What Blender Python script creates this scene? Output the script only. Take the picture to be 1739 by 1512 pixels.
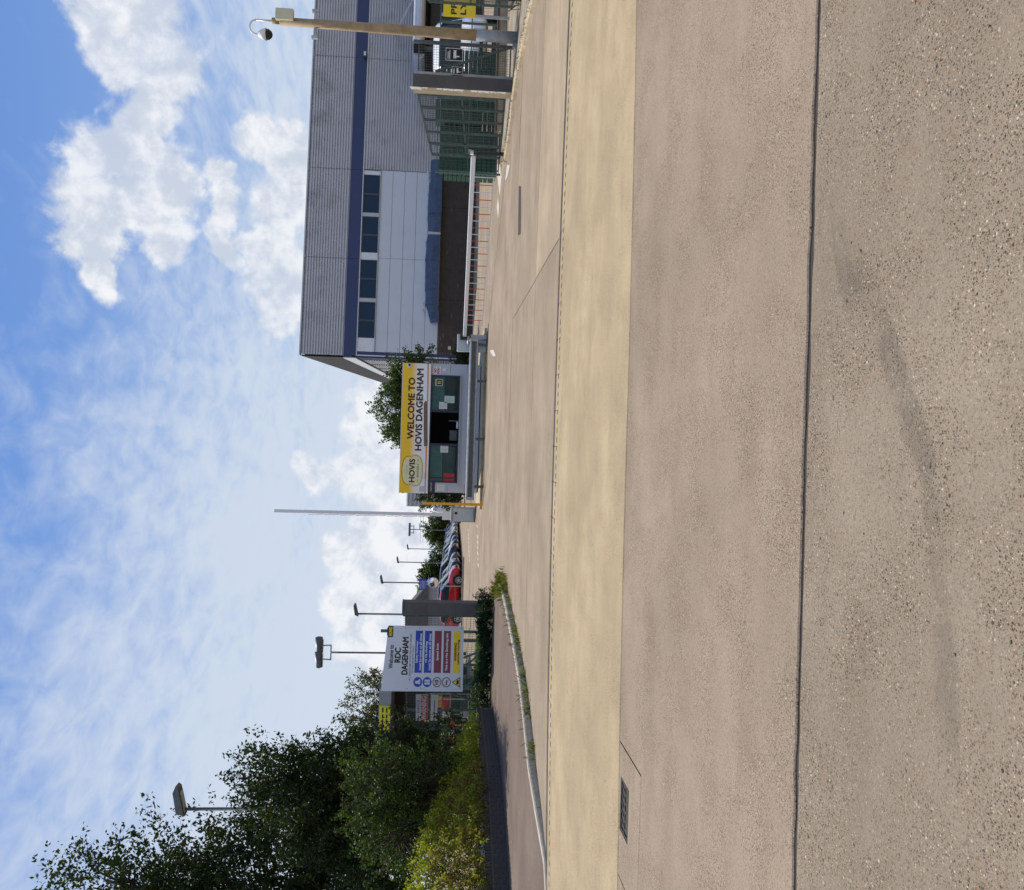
import bpy, bmesh, math, random
import numpy as np
from mathutils import Vector, Matrix, Quaternion
R_ = math.radians
random.seed(7); rng = np.random.default_rng(7)
for o in list(bpy.data.objects): bpy.data.objects.remove(o)
scene = bpy.context.scene; C = scene.collection

# ------------------------------------------------------------------ camera
# portrait phone picture stored on its side: scene-up points to picture-left
FPX, CAMZ = 1514.0, 1.6
PITCH, ROLL = R_(4.6), R_(1.7)
Fv = Vector((0, math.cos(PITCH), -math.sin(PITCH))); R0 = Vector((1, 0, 0)); U0 = R0.cross(Fv)
Uv = U0*math.cos(ROLL) - R0*math.sin(ROLL); Rv = R0*math.cos(ROLL) + U0*math.sin(ROLL)
cam = bpy.data.cameras.new('camera'); camo = bpy.data.objects.new('camera', cam); C.objects.link(camo)
X = -Uv; Yv = Rv; Z = -Fv
camo.matrix_world = Matrix(((X.x, Yv.x, Z.x, 0), (X.y, Yv.y, Z.y, 0), (X.z, Yv.z, Z.z, CAMZ), (0, 0, 0, 1)))
cam.sensor_fit = 'HORIZONTAL'; cam.sensor_width = 36; cam.lens = 36*FPX/1739
cam.clip_start = .05; cam.clip_end = 3000
scene.camera = camo
scene.cycles.max_bounces = 6; scene.cycles.diffuse_bounces = 3; scene.cycles.glossy_bounces = 3; scene.cycles.transparent_max_bounces = 6
scene.cycles.caustics_reflective = False; scene.cycles.caustics_refractive = False
scene.render.resolution_x, scene.render.resolution_y = 1024, 890
def ray(px, py): return Fv*FPX + Rv*(756-py) + Uv*(869.5-px)
def at(px, py, y):                      # point of the place seen there, y metres ahead
    r = ray(px, py); return Vector((0, 0, CAMZ)) + r*(y/r.y)
def gp(px, py, z=0.0):                  # point at height z
    r = ray(px, py); return Vector((0, 0, CAMZ)) + r*((z-CAMZ)/r.z)

# ------------------------------------------------------------------ exposure, sun, sky
EXPO = 0.45
scene.view_settings.view_transform = 'Standard'; scene.view_settings.look = 'None'
scene.view_settings.exposure = EXPO; scene.view_settings.gamma = 1; scene.view_settings.use_curve_mapping = False
SUN_EL, SUN_AZ = R_(54), R_(-28)        # azimuth clockwise from +Y
sd = Vector((math.sin(SUN_AZ)*math.cos(SUN_EL), math.cos(SUN_AZ)*math.cos(SUN_EL), math.sin(SUN_EL)))
sun = bpy.data.lights.new('sun', 'SUN'); sun.energy = 3.6; sun.angle = R_(.6); sun.color = (1, .91, .77)
suno = bpy.data.objects.new('sun', sun); C.objects.link(suno)
suno.rotation_euler = (-sd).to_track_quat('-Z', 'Y').to_euler(); suno.location = (-20, 20, 30)

class NT:
    def __init__(s, tree): s.t = tree; s.n = tree.nodes; s.l = tree.links
    def new(s, typ, **kw):
        n = s.n.new(typ)
        for k, v in kw.items(): setattr(n, k, v)
        return n
    def put(s, sock, v):
        if isinstance(v, bpy.types.NodeSocket): s.l.new(v, sock)
        elif v is not None: sock.default_value = v
    def m(s, op, a, b=None, c=None, clamp=False):
        n = s.new('ShaderNodeMath', operation=op, use_clamp=clamp)
        for i, v in enumerate((a, b, c)):
            if v is not None: s.put(n.inputs[i], v)
        return n.outputs[0]
    def vm(s, op, a, b=None, out=0):
        n = s.new('ShaderNodeVectorMath', operation=op); s.put(n.inputs[0], a)
        if b is not None: s.put(n.inputs[1], b)
        return n.outputs['Value'] if op in ('LENGTH', 'DISTANCE', 'DOT_PRODUCT') else n.outputs[0]
    def comb(s, x, y, z):
        n = s.new('ShaderNodeCombineXYZ'); s.put(n.inputs[0], x); s.put(n.inputs[1], y); s.put(n.inputs[2], z); return n.outputs[0]
    def noise(s, v, scale, detail=4, rough=.5, dist=0, col=False):
        n = s.new('ShaderNodeTexNoise'); s.put(n.inputs['Vector'], v); n.inputs['Scale'].default_value = scale
        n.inputs['Detail'].default_value = detail; n.inputs['Roughness'].default_value = rough; n.inputs['Distortion'].default_value = dist
        return n.outputs['Color'] if col else n.outputs['Fac']
    def ramp(s, v, a, b, lo=0., hi=1., smooth=True):
        n = s.new('ShaderNodeMapRange', interpolation_type='SMOOTHSTEP' if smooth else 'LINEAR')
        for i, x in enumerate((v, a, b, lo, hi)): s.put(n.inputs[i], x)
        return n.outputs[0]
    def mix(s, f, a, b, mode='MIX'):
        n = s.new('ShaderNodeMix', data_type='RGBA', blend_type=mode)
        s.put(n.inputs[0], f)
        for i, v in ((6, a), (7, b)):
            if isinstance(v, (tuple, list)): v = (*v[:3], 1)
            s.put(n.inputs[i], v)
        return n.outputs[2]

world = bpy.data.worlds.new('World'); scene.world = world; world.use_nodes = True
w = NT(world.node_tree); w.n.clear()
BGS = .1
sky = w.new('ShaderNodeTexSky', sky_type='NISHITA'); sky.sun_disc = False
sky.sun_elevation = SUN_EL; sky.sun_rotation = SUN_AZ; sky.air_density = 1.0; sky.dust_density = .6; sky.ozone_density = 2.0
K = 1/(BGS*2**EXPO)
def dl(r, g, b):                         # a radiance, given as the brightness it has in the picture
    f = lambda c: ((c/255+.055)/1.055)**2.4 if c > 10 else c/255/12.92
    return (f(r)*K, f(g)*K, f(b)*K)
gen = w.new('ShaderNodeTexCoord').outputs['Generated']
sx = w.new('ShaderNodeSeparateXYZ'); w.l.new(gen, sx.inputs[0]); dx, dy, dz = sx.outputs
az = w.m('ARCTAN2', dx, dy); el = w.m('ARCSINE', dz)
P = w.comb(az, el, 0.)
zz = w.m('ADD', w.m('MAXIMUM', dz, .02), .10)
Q = w.comb(w.m('DIVIDE', dx, zz), w.m('DIVIDE', dy, zz), 0.)
# clear sky, paler towards the horizon
base = w.mix(1.0, sky.outputs[0], (.62, .84, 1.12), 'MULTIPLY')
base = w.mix(.8, base, dl(74, 128, 208))
hz = w.m('POWER', w.m('SUBTRACT', 1.0, w.m('MAXIMUM', dz, 0.)), 3.2)
base = w.mix(w.m('MULTIPLY', hz, .85), base, dl(193, 214, 234))
# thin mottled high cloud
vq = w.vm('MULTIPLY', Q, (1.0, .55, 1.0))
v1 = w.noise(vq, 1.1, 5, .55, .6); v2 = w.noise(vq, 12.0, 4, .6, .4); v3 = w.noise(vq, 3.2, 4, .6)
lowv = w.ramp(el, .14, .46, .17, -.17)
leftv = w.ramp(az, -.45, .40, .19, -.04)
veil = w.m('ADD', w.m('ADD', w.m('MULTIPLY', v1, .70), w.m('MULTIPLY', v2, .46)), w.m('ADD', w.m('MULTIPLY', v3, .30), w.m('ADD', lowv, leftv)))
veil = w.ramp(veil, .54, 1.02, 0., .85)
colr = w.mix(veil, base, dl(214, 224, 237))
# cumulus
wob = w.vm('SCALE', w.vm('SUBTRACT', w.noise(P, 16, 3, .55, 0, True), (.5, .5, .5)), None)
wob.node.inputs['Scale'].default_value = .055
PD = w.vm('ADD', P, wob)
BL = [(190,-10,60,60),(225,40,80,70),(195,95,45,42),(275,110,70,70),(250,200,55,60),(215,255,80,55),(265,330,65,75),(190,345,80,60),(280,400,35,45),(160,410,50,55),(165,470,30,40),
      (375,290,18,26),(385,360,26,60),(385,420,22,40),(450,240,34,36),(490,270,40,60),(490,350,55,60),(470,420,55,50),(450,475,42,50),(480,520,50,45),(512,480,40,70),
      (640,705,62,42),(650,740,60,50),(605,800,48,44),(655,830,70,60),(525,795,24,26),(538,815,26,20),(640,640,30,30),
      (565,930,24,30),(610,950,58,50),(640,1000,75,60),(590,1040,50,40),(620,1100,60,50),(655,900,55,55),(700,950,40,170),(700,780,30,120)]
v = None
for px, py, ry, rx in BL:
    d = ray(px, py).normalized(); a0, e0 = math.atan2(d.x, d.y), math.asin(d.z)
    q = w.vm('MULTIPLY', w.vm('SUBTRACT', PD, (a0, e0, 0)), (FPX/rx*.92, FPX/ry*.92, 0))
    b = w.m('SUBTRACT', 1.0, w.vm('LENGTH', q))
    v = b if v is None else w.m('MAXIMUM', v, b)
fb = w.noise(P, 26, 8, .6, .3)
inview = w.m('ADD', v, w.m('MULTIPLY', w.m('SUBTRACT', fb, .5), 1.25))
cm = w.ramp(inview, -.10, .36)
# the same kind of cumulus over the rest of the sky
g1 = w.noise(Q, .75, 8, .56, .2)
away = w.m('MAXIMUM', w.ramp(w.m('ABSOLUTE', az), .52, .75), w.ramp(el, .62, .85))
cg = w.m('MULTIPLY', w.ramp(g1, .53, .60), away)
cmask = w.m('MAXIMUM', cm, cg)
# light on the clouds: whiter on the thick rounded heads, greyer in the folds and bases
s1 = w.noise(w.vm('ADD', P, (.012, -.020, 0.)), 26, 8, .6, .3)
lit = w.m('ADD', w.m('MULTIPLY', w.m('SUBTRACT', fb, s1), 1.9), w.m('MULTIPLY', w.noise(P, 15, 5, .6), 1.2))
lowb = w.ramp(el, .02, .30, .14, -.10)
ccol = w.mix(w.ramp(w.m('ADD', lit, lowb), .22, .98), dl(204, 213, 228), dl(243, 245, 249))
soft = w.m('MULTIPLY', cmask, w.ramp(w.noise(P, 7, 3), .25, .6, .72, 1.0))
colr = w.mix(soft, colr, ccol)
bg = w.new('ShaderNodeBackground'); bg.inputs['Strength'].default_value = BGS
w.l.new(colr, bg.inputs['Color'])
w.l.new(bg.outputs[0], w.new('ShaderNodeOutputWorld').inputs['Surface'])

# ------------------------------------------------------------------ materials
def mat(name, col, rough=.6, metal=0., var=.12, scale=6., bump=0., bscale=60., dirt=None, dscale=2., spec=.5):
    m = bpy.data.materials.new(name); m.use_nodes = True
    t = NT(m.node_tree); b = t.n['Principled BSDF']
    oc = t.new('ShaderNodeTexCoord').outputs['Object']
    n = t.noise(oc, scale, 5, .6)
    lo = tuple(c*(1-var) for c in col); hi = tuple(min(1, c*(1+var)) for c in col)
    c = t.mix(t.ramp(n, .25, .75), lo, hi)
    if dirt:
        k = t.noise(oc, dscale, 6, .65)
        c = t.mix(t.ramp(k, .48, .78, 0, dirt[3] if len(dirt) > 3 else .6), c, dirt[:3])
    t.put(b.inputs['Base Color'], c); b.inputs['Metallic'].default_value = metal
    t.put(b.inputs['Roughness'], t.ramp(n, .2, .8, max(.02, rough-.08), min(1, rough+.08)))
    b.inputs['Specular IOR Level'].default_value = spec
    if bump:
        bn = t.new('ShaderNodeBump'); bn.inputs['Strength'].default_value = bump; bn.inputs['Distance'].default_value = .01
        t.l.new(t.noise(oc, bscale, 4, .6), bn.inputs['Height']); t.l.new(bn.outputs[0], b.inputs['Normal'])
    return m

def concrete(name, col, agg=1.0, brown=.5, stain=None, coarse=1.0, shade=.16, patch=None):
    """worn exposed-aggregate concrete in world metres"""
    m = bpy.data.materials.new(name); m.use_nodes = True
    t = NT(m.node_tree); b = t.n['Principled BSDF']; b.inputs['Specular IOR Level'].default_value = .08
    oc = t.new('ShaderNodeNewGeometry').outputs['Position']
    big = t.noise(oc, .55, 5, .6); mid = t.noise(oc, 3.5, 5, .65); fine = t.noise(oc, 55, 3, .6)
    c = t.mix(t.ramp(big, .3, .7), tuple(x*(1-shade) for x in col), tuple(x*(1+shade*.7) for x in col))
    c = t.mix(t.ramp(mid, .45, .75, 0, .45), c, tuple(x*k for x, k in zip(col, (.80, .76, .72))))
    c = t.mix(t.ramp(t.noise(t.vm('MULTIPLY', oc, (.35, 1.6, 1)), 1.3, 4, .6), .46, .75, 0, .5), c, tuple(x*k for x, k in zip(col, (.72, .71, .70))))
    # sand-fine speckle
    c = t.mix(t.ramp(fine, .50, .72, 0, .65*agg), c, tuple(x*.58 for x in col))
    c = t.mix(t.ramp(t.noise(t.vm('ADD', oc, (9, 4, 0)), 80, 2, .6), .60, .74, 0, .5*agg), c, (.46, .40, .32))
    # stones: small dense ones and a scatter of larger ones
    hts = None
    for sc, r0, dens, amt in ((230, .46, .34, .85), (115, .44, .44, 1.0), (62, .36, .74, 1.0*coarse), (34, .27, .95, coarse)):
        vo = t.new('ShaderNodeTexVoronoi'); vo.inputs['Scale'].default_value = sc; t.l.new(oc, vo.inputs['Vector'])
        sp = t.new('ShaderNodeSeparateColor'); t.l.new(vo.outputs['Color'], sp.inputs[0])
        on = t.ramp(sp.outputs[0], dens, dens+.02)
        thin = t.ramp(t.noise(oc, 1.7, 4, .6), .38, .62, .35, 1.0)
        mk = t.m('MULTIPLY', t.m('MULTIPLY', t.ramp(vo.outputs['Distance'], r0, r0*.72), on), t.m('MULTIPLY', thin, amt*agg), clamp=True)
        cr = t.new('ShaderNodeValToRGB'); e = cr.color_ramp; e.interpolation = 'CONSTANT'
        e.elements[0].position = 0; e.elements[0].color = (.045, .036, .03, 1); e.elements[1].position = .955; e.elements[1].color = (.30, .125, .055, 1)
        for p, k in ((.40, (.10, .068, .046, 1)), (.64, (.17, .115, .073, 1)), (.76, (.28, .205, .13, 1)), (.87, (.52, .46, .38, 1))):
            x = e.elements.new(p); x.color = k
        t.l.new(sp.outputs[1], cr.inputs[0])
        c = t.mix(mk, c, cr.outputs[0]); hts = mk if hts is None else t.m('ADD', hts, mk)
    if stain:                                      # oil / tyre marks with a course of their own
        spp = t.new('ShaderNodeSeparateXYZ'); t.l.new(oc, spp.inputs[0])
        wv = t.m('MULTIPLY', t.m('SUBTRACT', t.noise(oc, 2.2, 4, .6), .5), .20)
        for (x0, y0, x1, y1, wd, am) in stain:
            k = (y1-y0)/(x1-x0)
            dd = t.m('ABSOLUTE', t.m('ADD', t.m('SUBTRACT', t.m('SUBTRACT', spp.outputs[1], y0), t.m('MULTIPLY', t.m('SUBTRACT', spp.outputs[0], x0), k)), wv))
            lim = t.m('MULTIPLY', t.ramp(spp.outputs[0], min(x0, x1)-.1, min(x0, x1)+.15), t.ramp(spp.outputs[0], max(x0, x1)+.1, max(x0, x1)-.15))
            pat = t.ramp(t.noise(oc, 3.3, 4, .6), .36, .58)
            mk = t.m('MULTIPLY', t.m('MULTIPLY', t.ramp(dd, wd, wd*.45), lim), t.m('MULTIPLY', pat, am))
            c = t.mix(mk, c, (.085, .072, .06))
    t.put(b.inputs['Base Color'], c); b.inputs['Roughness'].default_value = .85
    bn = t.new('ShaderNodeBump'); bn.inputs['Strength'].default_value = .5; bn.inputs['Distance'].default_value = .0025
    hh = t.m('ADD', t.m('MULTIPLY', fine, .8), t.m('MULTIPLY', hts, .6))
    t.l.new(hh, bn.inputs['Height']); t.l.new(bn.outputs[0], b.inputs['Normal'])
    return m

def leafmat(name, cols, trans=.35, rough=.6):
    m = bpy.data.materials.new(name); m.use_nodes = True
    t = NT(m.node_tree); b = t.n['Principled BSDF']; b.inputs['Specular IOR Level'].default_value = .25; out = t.n['Material Output']
    rnd = t.new('ShaderNodeNewGeometry').outputs['Random Per Island']
    cr = t.new('ShaderNodeValToRGB'); e = cr.color_ramp
    e.elements[0].color = (*cols[0], 1); e.elements[1].color = (*cols[-1], 1)
    for i, c in enumerate(cols[1:-1]):
        x = e.elements.new((i+1)/(len(cols)-1)); x.color = (*c, 1)
    t.l.new(rnd, cr.inputs[0])
    oc = t.new('ShaderNodeTexCoord').outputs['Object']
    c = t.mix(t.ramp(t.noise(oc, 1.6, 3), .35, .7, 0, .45), cr.outputs[0], tuple(x*.55 for x in cols[0]))
    t.put(b.inputs['Base Color'], c); b.inputs['Roughness'].default_value = rough
    tr = t.new('ShaderNodeBsdfTranslucent'); t.put(tr.inputs['Color'], t.mix(1., c, (1.5, 1.6, .6), 'MULTIPLY'))
    mx = t.new('ShaderNodeMixShader'); mx.inputs[0].default_value = trans
    t.l.new(b.outputs[0], mx.inputs[1]); t.l.new(tr.outputs[0], mx.inputs[2]); t.l.new(mx.outputs[0], out.inputs['Surface'])
    return m

def glassmat(name, tint, dark, fac, spec=.8):
    """window glass: mirror-like surface over a partly see-through tinted sheet"""
    m = bpy.data.materials.new(name); m.use_nodes = True
    t = NT(m.node_tree); b = t.n['Principled BSDF']; out = t.n['Material Output']
    b.inputs['Base Color'].default_value = (*dark, 1); b.inputs['Roughness'].default_value = .03; b.inputs['Specular IOR Level'].default_value = spec
    bn = t.new('ShaderNodeBump'); bn.inputs['Strength'].default_value = .05; bn.inputs['Distance'].default_value = .05
    t.l.new(t.noise(t.new('ShaderNodeTexCoord').outputs['Object'], 1.3, 2), bn.inputs['Height']); t.l.new(bn.outputs[0], b.inputs['Normal'])
    tr = t.new('ShaderNodeBsdfTransparent'); tr.inputs['Color'].default_value = (*tint, 1)
    mx = t.new('ShaderNodeMixShader'); mx.inputs[0].default_value = fac
    t.l.new(b.outputs[0], mx.inputs[1]); t.l.new(tr.outputs[0], mx.inputs[2]); t.l.new(mx.outputs[0], out.inputs['Surface'])
    return m

M = {}
M['slab_near'] = concrete('slab_near', (.264, .219, .164), 1.0, coarse=1.0, stain=[(.78, 3.35, -.15, 2.75, .11, .42), (-.10, 2.80, -.95, 2.62, .08, .30), (1.1, 3.62, .55, 3.36, .10, .35)])
M['slab_mid'] = concrete('slab_mid', (.302, .242, .179), .95, coarse=.7)
M['slab_pale'] = concrete('slab_pale', (.415, .332, .208), .75, coarse=.5, shade=.17)
M['slab_far'] = concrete('slab_far', (.316, .255, .184), .7, coarse=.4)
M['slab_sand'] = concrete('slab_sand', (.385, .31, .215), .6, coarse=.4)
M['yard'] = concrete('yard', (.312, .252, .186), .5, coarse=.3, shade=.22)
M['ground'] = concrete('ground', (.30, .26, .21), .6)
M['joint'] = mat('joint_filler', (.035, .028, .024), .9, var=.4, scale=9, bump=.4)
M['tarmac'] = concrete('footway_tarmac', (.17, .132, .108), .9, coarse=.5, shade=.25)
M['kerb'] = mat('kerb_concrete', (.40, .36, .29), .85, var=.2, scale=7, bump=.35, bscale=90, dirt=(.14, .12, .09, .6), dscale=4)
M['kerb_sand'] = mat('kerb_sandy', (.42, .345, .235), .9, var=.2, scale=5, bump=.4, bscale=70, dirt=(.12, .10, .07, .7), dscale=3.5)
M['verge'] = mat('verge_dirt', (.27, .225, .165), .95, var=.35, scale=3, bump=.6, bscale=30, dirt=(.10, .085, .06, .6))
M['soil'] = mat('soil', (.10, .08, .05), .95, var=.35, scale=4, bump=.6, bscale=25)
M['paint_white'] = mat('road_paint', (.52, .49, .44), .7, var=.12, scale=14, dirt=(.33, .29, .24, .9), dscale=5)
M['brick_dark'] = mat('engineering_brick', (.045, .042, .047), .6, var=.3, scale=5, bump=.3, dirt=(.085, .08, .075, .5), dscale=7)
M['mortar'] = mat('mortar', (.12, .115, .105), .9, var=.2, scale=20, bump=.3)
M['brick_brown'] = mat('warehouse_brick', (.085, .062, .048), .85, var=.3, scale=3, bump=.3, dirt=(.045, .035, .03, .6), dscale=1.5)
M['mortar_brown'] = mat('warehouse_mortar', (.15, .125, .10), .9, var=.2, scale=9)
M['steel_galv'] = mat('galvanised_steel', (.40, .415, .42), .48, .55, var=.2, scale=9, dirt=(.25, .25, .24, .5), dscale=5)
M['steel_dark'] = mat('dark_steel', (.10, .115, .115), .5, .3, var=.2, scale=8)
M['iron'] = mat('cast_iron', (.022, .02, .019), .75, 0, var=.3, scale=20, spec=.2)
M['steel_green'] = mat('green_paint', (.075, .125, .105), .5, .1, var=.2, scale=8, dirt=(.20, .20, .17, .5), dscale=4)
M['wire'] = mat('fence_wire', (.10, .12, .11), .5, .4, var=.2)
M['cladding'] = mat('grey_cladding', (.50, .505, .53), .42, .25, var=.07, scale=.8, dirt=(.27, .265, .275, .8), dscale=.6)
M['cladding_shaded'] = mat('side_louvre_shade', (.055, .058, .065), .7, .0, var=.1, scale=.8)
M['cladding_side'] = mat('grey_cladding_shed', (.46, .47, .50), .45, .2, var=.08, scale=.8)
M['panel'] = mat('pale_panel', (.62, .66, .71), .5, .05, var=.04, scale=.9, dirt=(.46, .48, .51, .5), dscale=.45)
M['blue_band'] = mat('blue_steel', (.028, .046, .125), .45, .1, var=.12, scale=.8)
M['blue_awning'] = mat('blue_awning', (.06, .092, .165), .6, 0, var=.35, scale=1.6, dirt=(.02, .028, .05, .8), dscale=1.6)
M['awning_edge'] = mat('awning_torn_edge', (.55, .57, .58), .6, .1, var=.2, scale=5)
M['glass_blue'] = glassmat('warehouse_glass', (.02, .05, .09), (.010, .035, .075), .05, .22)
M['alu'] = mat('aluminium_frame', (.42, .43, .44), .4, .6, var=.1)
M['white_frame'] = mat('white_panel', (.72, .74, .76), .5, 0, var=.06)
M['silver'] = mat('silver_fascia', (.56, .59, .62), .4, .25, var=.08, scale=1.2, dirt=(.42, .43, .43, .5))
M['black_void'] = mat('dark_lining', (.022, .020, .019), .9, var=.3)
M['booth_wall'] = mat('booth_panel', (.50, .525, .57), .5, .05, var=.05, scale=1.5, dirt=(.38, .39, .41, .4), dscale=1.2)
M['navy'] = mat('navy_frame', (.018, .026, .062), .42, .1, var=.2)
M['glass_booth'] = glassmat('booth_glass', (.70, .85, .82), (.03, .06, .06), .74)
M['teal_sheet'] = mat('window_teal', (.42, .56, .53), .7, var=.2, scale=4)
M['paper'] = mat('paper', (.72, .71, .66), .8, var=.05, scale=30)
M['paper_green'] = mat('paper_green', (.55, .68, .58), .8, var=.06, scale=30)
M['white'] = mat('white_paint', (.78, .78, .77), .4, 0, var=.04, dirt=(.55, .54, .50, .35), dscale=3)
M['white_clean'] = mat('white_sheet', (.80, .81, .82), .45, 0, var=.02)
M['sign_white'] = mat('sign_white', (.66, .70, .75), .45, 0, var=.03, scale=1.5, dirt=(.50, .52, .54, .3))
M['black'] = mat('black_print', (.012, .011, .012), .5, var=.1)
M['brown_text'] = mat('brown_print', (.045, .016, .012), .5, var=.1)
M['blue_print'] = mat('blue_print', (.012, .055, .42), .45, var=.08)
M['maroon'] = mat('maroon_print', (.22, .035, .06), .45, var=.1)
M['yellow'] = mat('yellow_print', (.90, .66, .02), .45, var=.06)
M['hi_yellow'] = mat('fluorescent_yellow', (.78, .78, .04), .45, var=.08)
M['yellow_post'] = mat('yellow_post', (.80, .40, .015), .45, var=.08, scale=5)
M['orange'] = mat('orange_print', (.72, .28, .03), .5, var=.1)
M['red'] = mat('red_paint', (.62, .055, .02), .45, var=.08)
M['red_dark'] = mat('red_print', (.45, .02, .03), .45, var=.1)
M['cream'] = mat('cream_print', (.78, .74, .45), .5, var=.04)
M['cabinet'] = mat('barrier_cabinet', (.34, .37, .39), .42, .1, var=.06, dirt=(.26, .27, .27, .4))
M['cabinet_pale'] = mat('cabinet_pale', (.50, .56, .58), .42, .1, var=.06)
M['brown_rust'] = mat('worn_brown', (.20, .135, .09), .8, var=.25, scale=9)
M['pillar_dark'] = mat('pillar_weathered', (.098, .094, .090), .8, var=.18, scale=4, bump=.2, dirt=(.16, .155, .15, .5), dscale=1.5)
M['pillar_sunlit'] = mat('pillar_sunlit_tan', (.36, .29, .19), .85, var=.2, scale=6, bump=.3, dirt=(.16, .13, .10, .6), dscale=3)
M['pillar_white'] = mat('peeling_white', (.68, .68, .65), .7, var=.1, scale=10)
M['pole_tan'] = mat('timber_pole', (.36, .255, .135), .75, var=.25, scale=5, bump=.25, bscale=40, dirt=(.20, .17, .13, .6), dscale=2)
M['pole_steel'] = mat('pole_steel', (.30, .33, .35), .55, .15, var=.2, scale=6, dirt=(.48, .50, .50, .6), dscale=4)
M['box_cream'] = mat('box_cream', (.60, .58, .40), .5, 0, var=.06)
M['rubber'] = mat('rubber', (.018, .018, .019), .8, var=.2)
M['rim'] = mat('alloy_rim', (.55, .56, .57), .35, .7, var=.1)
M['car_glass'] = glassmat('car_glass', (.1, .13, .14), (.015, .02, .024), .08, .3)
M['lamp_glass'] = mat('lamp_lens', (.62, .65, .66), .12, .1, var=.1)
M['tray_green'] = mat('tray_green', (.010, .062, .036), .5, 0, var=.2, scale=7)
M['bark'] = mat('bark', (.085, .065, .045), .9, var=.3, scale=9, bump=.5, bscale=40)
M['roof_dark'] = mat('roof_dark', (.10, .095, .09), .7, var=.2, scale=2)
M['house_wall'] = mat('house_render', (.36, .37, .38), .8, var=.06)
M['mirror'] = mat('mirror_face', (.85, .87, .88), .06, 1.0, var=.03, spec=.8)
M['leaf_dark'] = leafmat('leaf_dark', [(.009, .018, .005), (.020, .036, .008), (.036, .060, .012), (.06, .085, .016)], .28)
M['leaf_mid'] = leafmat('leaf_mid', [(.022, .042, .010), (.045, .075, .015), (.075, .115, .022)], .35)
M['leaf_hedge'] = leafmat('leaf_hedge', [(.14, .17, .02), (.24, .27, .032), (.34, .35, .05), (.28, .28, .05)], .45)
M['leaf_brown'] = leafmat('leaf_brown', [(.13, .085, .025), (.22, .145, .04), (.18, .16, .04), (.27, .18, .055)], .35)
M['leaf_olive'] = leafmat('leaf_olive', [(.03, .045, .012), (.06, .075, .018), (.09, .095, .022), (.12, .085, .03)], .35)
M['grass'] = leafmat('grass_blade', [(.05, .12, .012), (.08, .17, .018), (.11, .19, .03)], .4)
M['weed'] = leafmat('weed_leaf', [(.07, .10, .018), (.12, .15, .03), (.17, .18, .05), (.20, .17, .07)], .4)
M['nettle'] = leafmat('nettle_leaf', [(.014, .03, .010), (.025, .048, .015), (.04, .07, .02)], .3)

# ------------------------------------------------------------------ mesh helpers
class MB:
    def __init__(s): s.v = []; s.f = []
    def add(s, vs, fs):
        o = len(s.v); s.v += [tuple(p) for p in vs]; s.f += [tuple(i+o for i in f) for f in fs]; return s
    def box(s, x0, y0, z0, x1, y1, z1):
        x0, x1 = sorted((x0, x1)); y0, y1 = sorted((y0, y1)); z0, z1 = sorted((z0, z1))
        return s.add([(x0,y0,z0),(x1,y0,z0),(x1,y1,z0),(x0,y1,z0),(x0,y0,z1),(x1,y0,z1),(x1,y1,z1),(x0,y1,z1)],
                     [(0,3,2,1),(4,5,6,7),(0,1,5,4),(1,2,6,5),(2,3,7,6),(3,0,4,7)])
    def bar(s, a, b, w, h, up=(0, 0, 1)):
        a = Vector(a); b = Vector(b); d = (b-a).normalized(); u = Vector(up)
        if abs(d.dot(u)) > .98: u = Vector((0, 1, 0))
        r = d.cross(u).normalized()*w/2; u = r.cross(d).normalized()*h/2
        return s.add([a-r-u, a+r-u, a+r+u, a-r+u, b-r-u, b+r-u, b+r+u, b-r+u],
                     [(0,1,2,3),(7,6,5,4),(0,4,5,1),(1,5,6,2),(2,6,7,3),(3,7,4,0)])
    def tube(s, pts, radii, n=8, caps=True):
        pts = [Vector(p) for p in pts]
        if not hasattr(radii, '__len__'): radii = [radii]*len(pts)
        vs = []; fs = []; u = None
        for i, p in enumerate(pts):
            d = (pts[min(i+1, len(pts)-1)]-pts[max(i-1, 0)]).normalized()
            if u is None: u = d.orthogonal().normalized()
            u = (u - d*u.dot(d)).normalized(); r = d.cross(u)
            for k in range(n):
                a = 2*math.pi*k/n; vs.append(p + (u*math.cos(a)+r*math.sin(a))*radii[i])
        for i in range(len(pts)-1):
            for k in range(n): fs.append((i*n+k, i*n+(k+1) % n, (i+1)*n+(k+1) % n, (i+1)*n+k))
        if caps: fs += [tuple(range(n-1, -1, -1)), tuple((len(pts)-1)*n+k for k in range(n))]
        return s.add(vs, fs)
    def prism(s, poly, a, b, axis='y'):          # polygon extruded along an axis
        mk = {'y': lambda p, t: (p[0], t, p[1]), 'x': lambda p, t: (t, p[0], p[1]), 'z': lambda p, t: (p[0], p[1], t)}[axis]
        n = len(poly); vs = [mk(p, a) for p in poly]+[mk(p, b) for p in poly]
        fs = [tuple(range(n)), tuple(range(2*n-1, n-1, -1))]+[(i, n+i, n+(i+1) % n, (i+1) % n) for i in range(n)]
        return s.add(vs, fs)
    def mesh(s, name='mesh', smooth=False):
        me = bpy.data.meshes.new(name); me.from_pydata(s.v, [], s.f)
        bm = bmesh.new(); bm.from_mesh(me); bmesh.ops.recalc_face_normals(bm, faces=bm.faces); bm.to_mesh(me); bm.free()
        if smooth:
            for p in me.polygons: p.use_smooth = True
        return me
    def build(s, name, m, parent=None, smooth=False, bevel=0, loc=None):
        return link(name, s.mesh(name, smooth), m, parent, bevel, loc)
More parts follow.
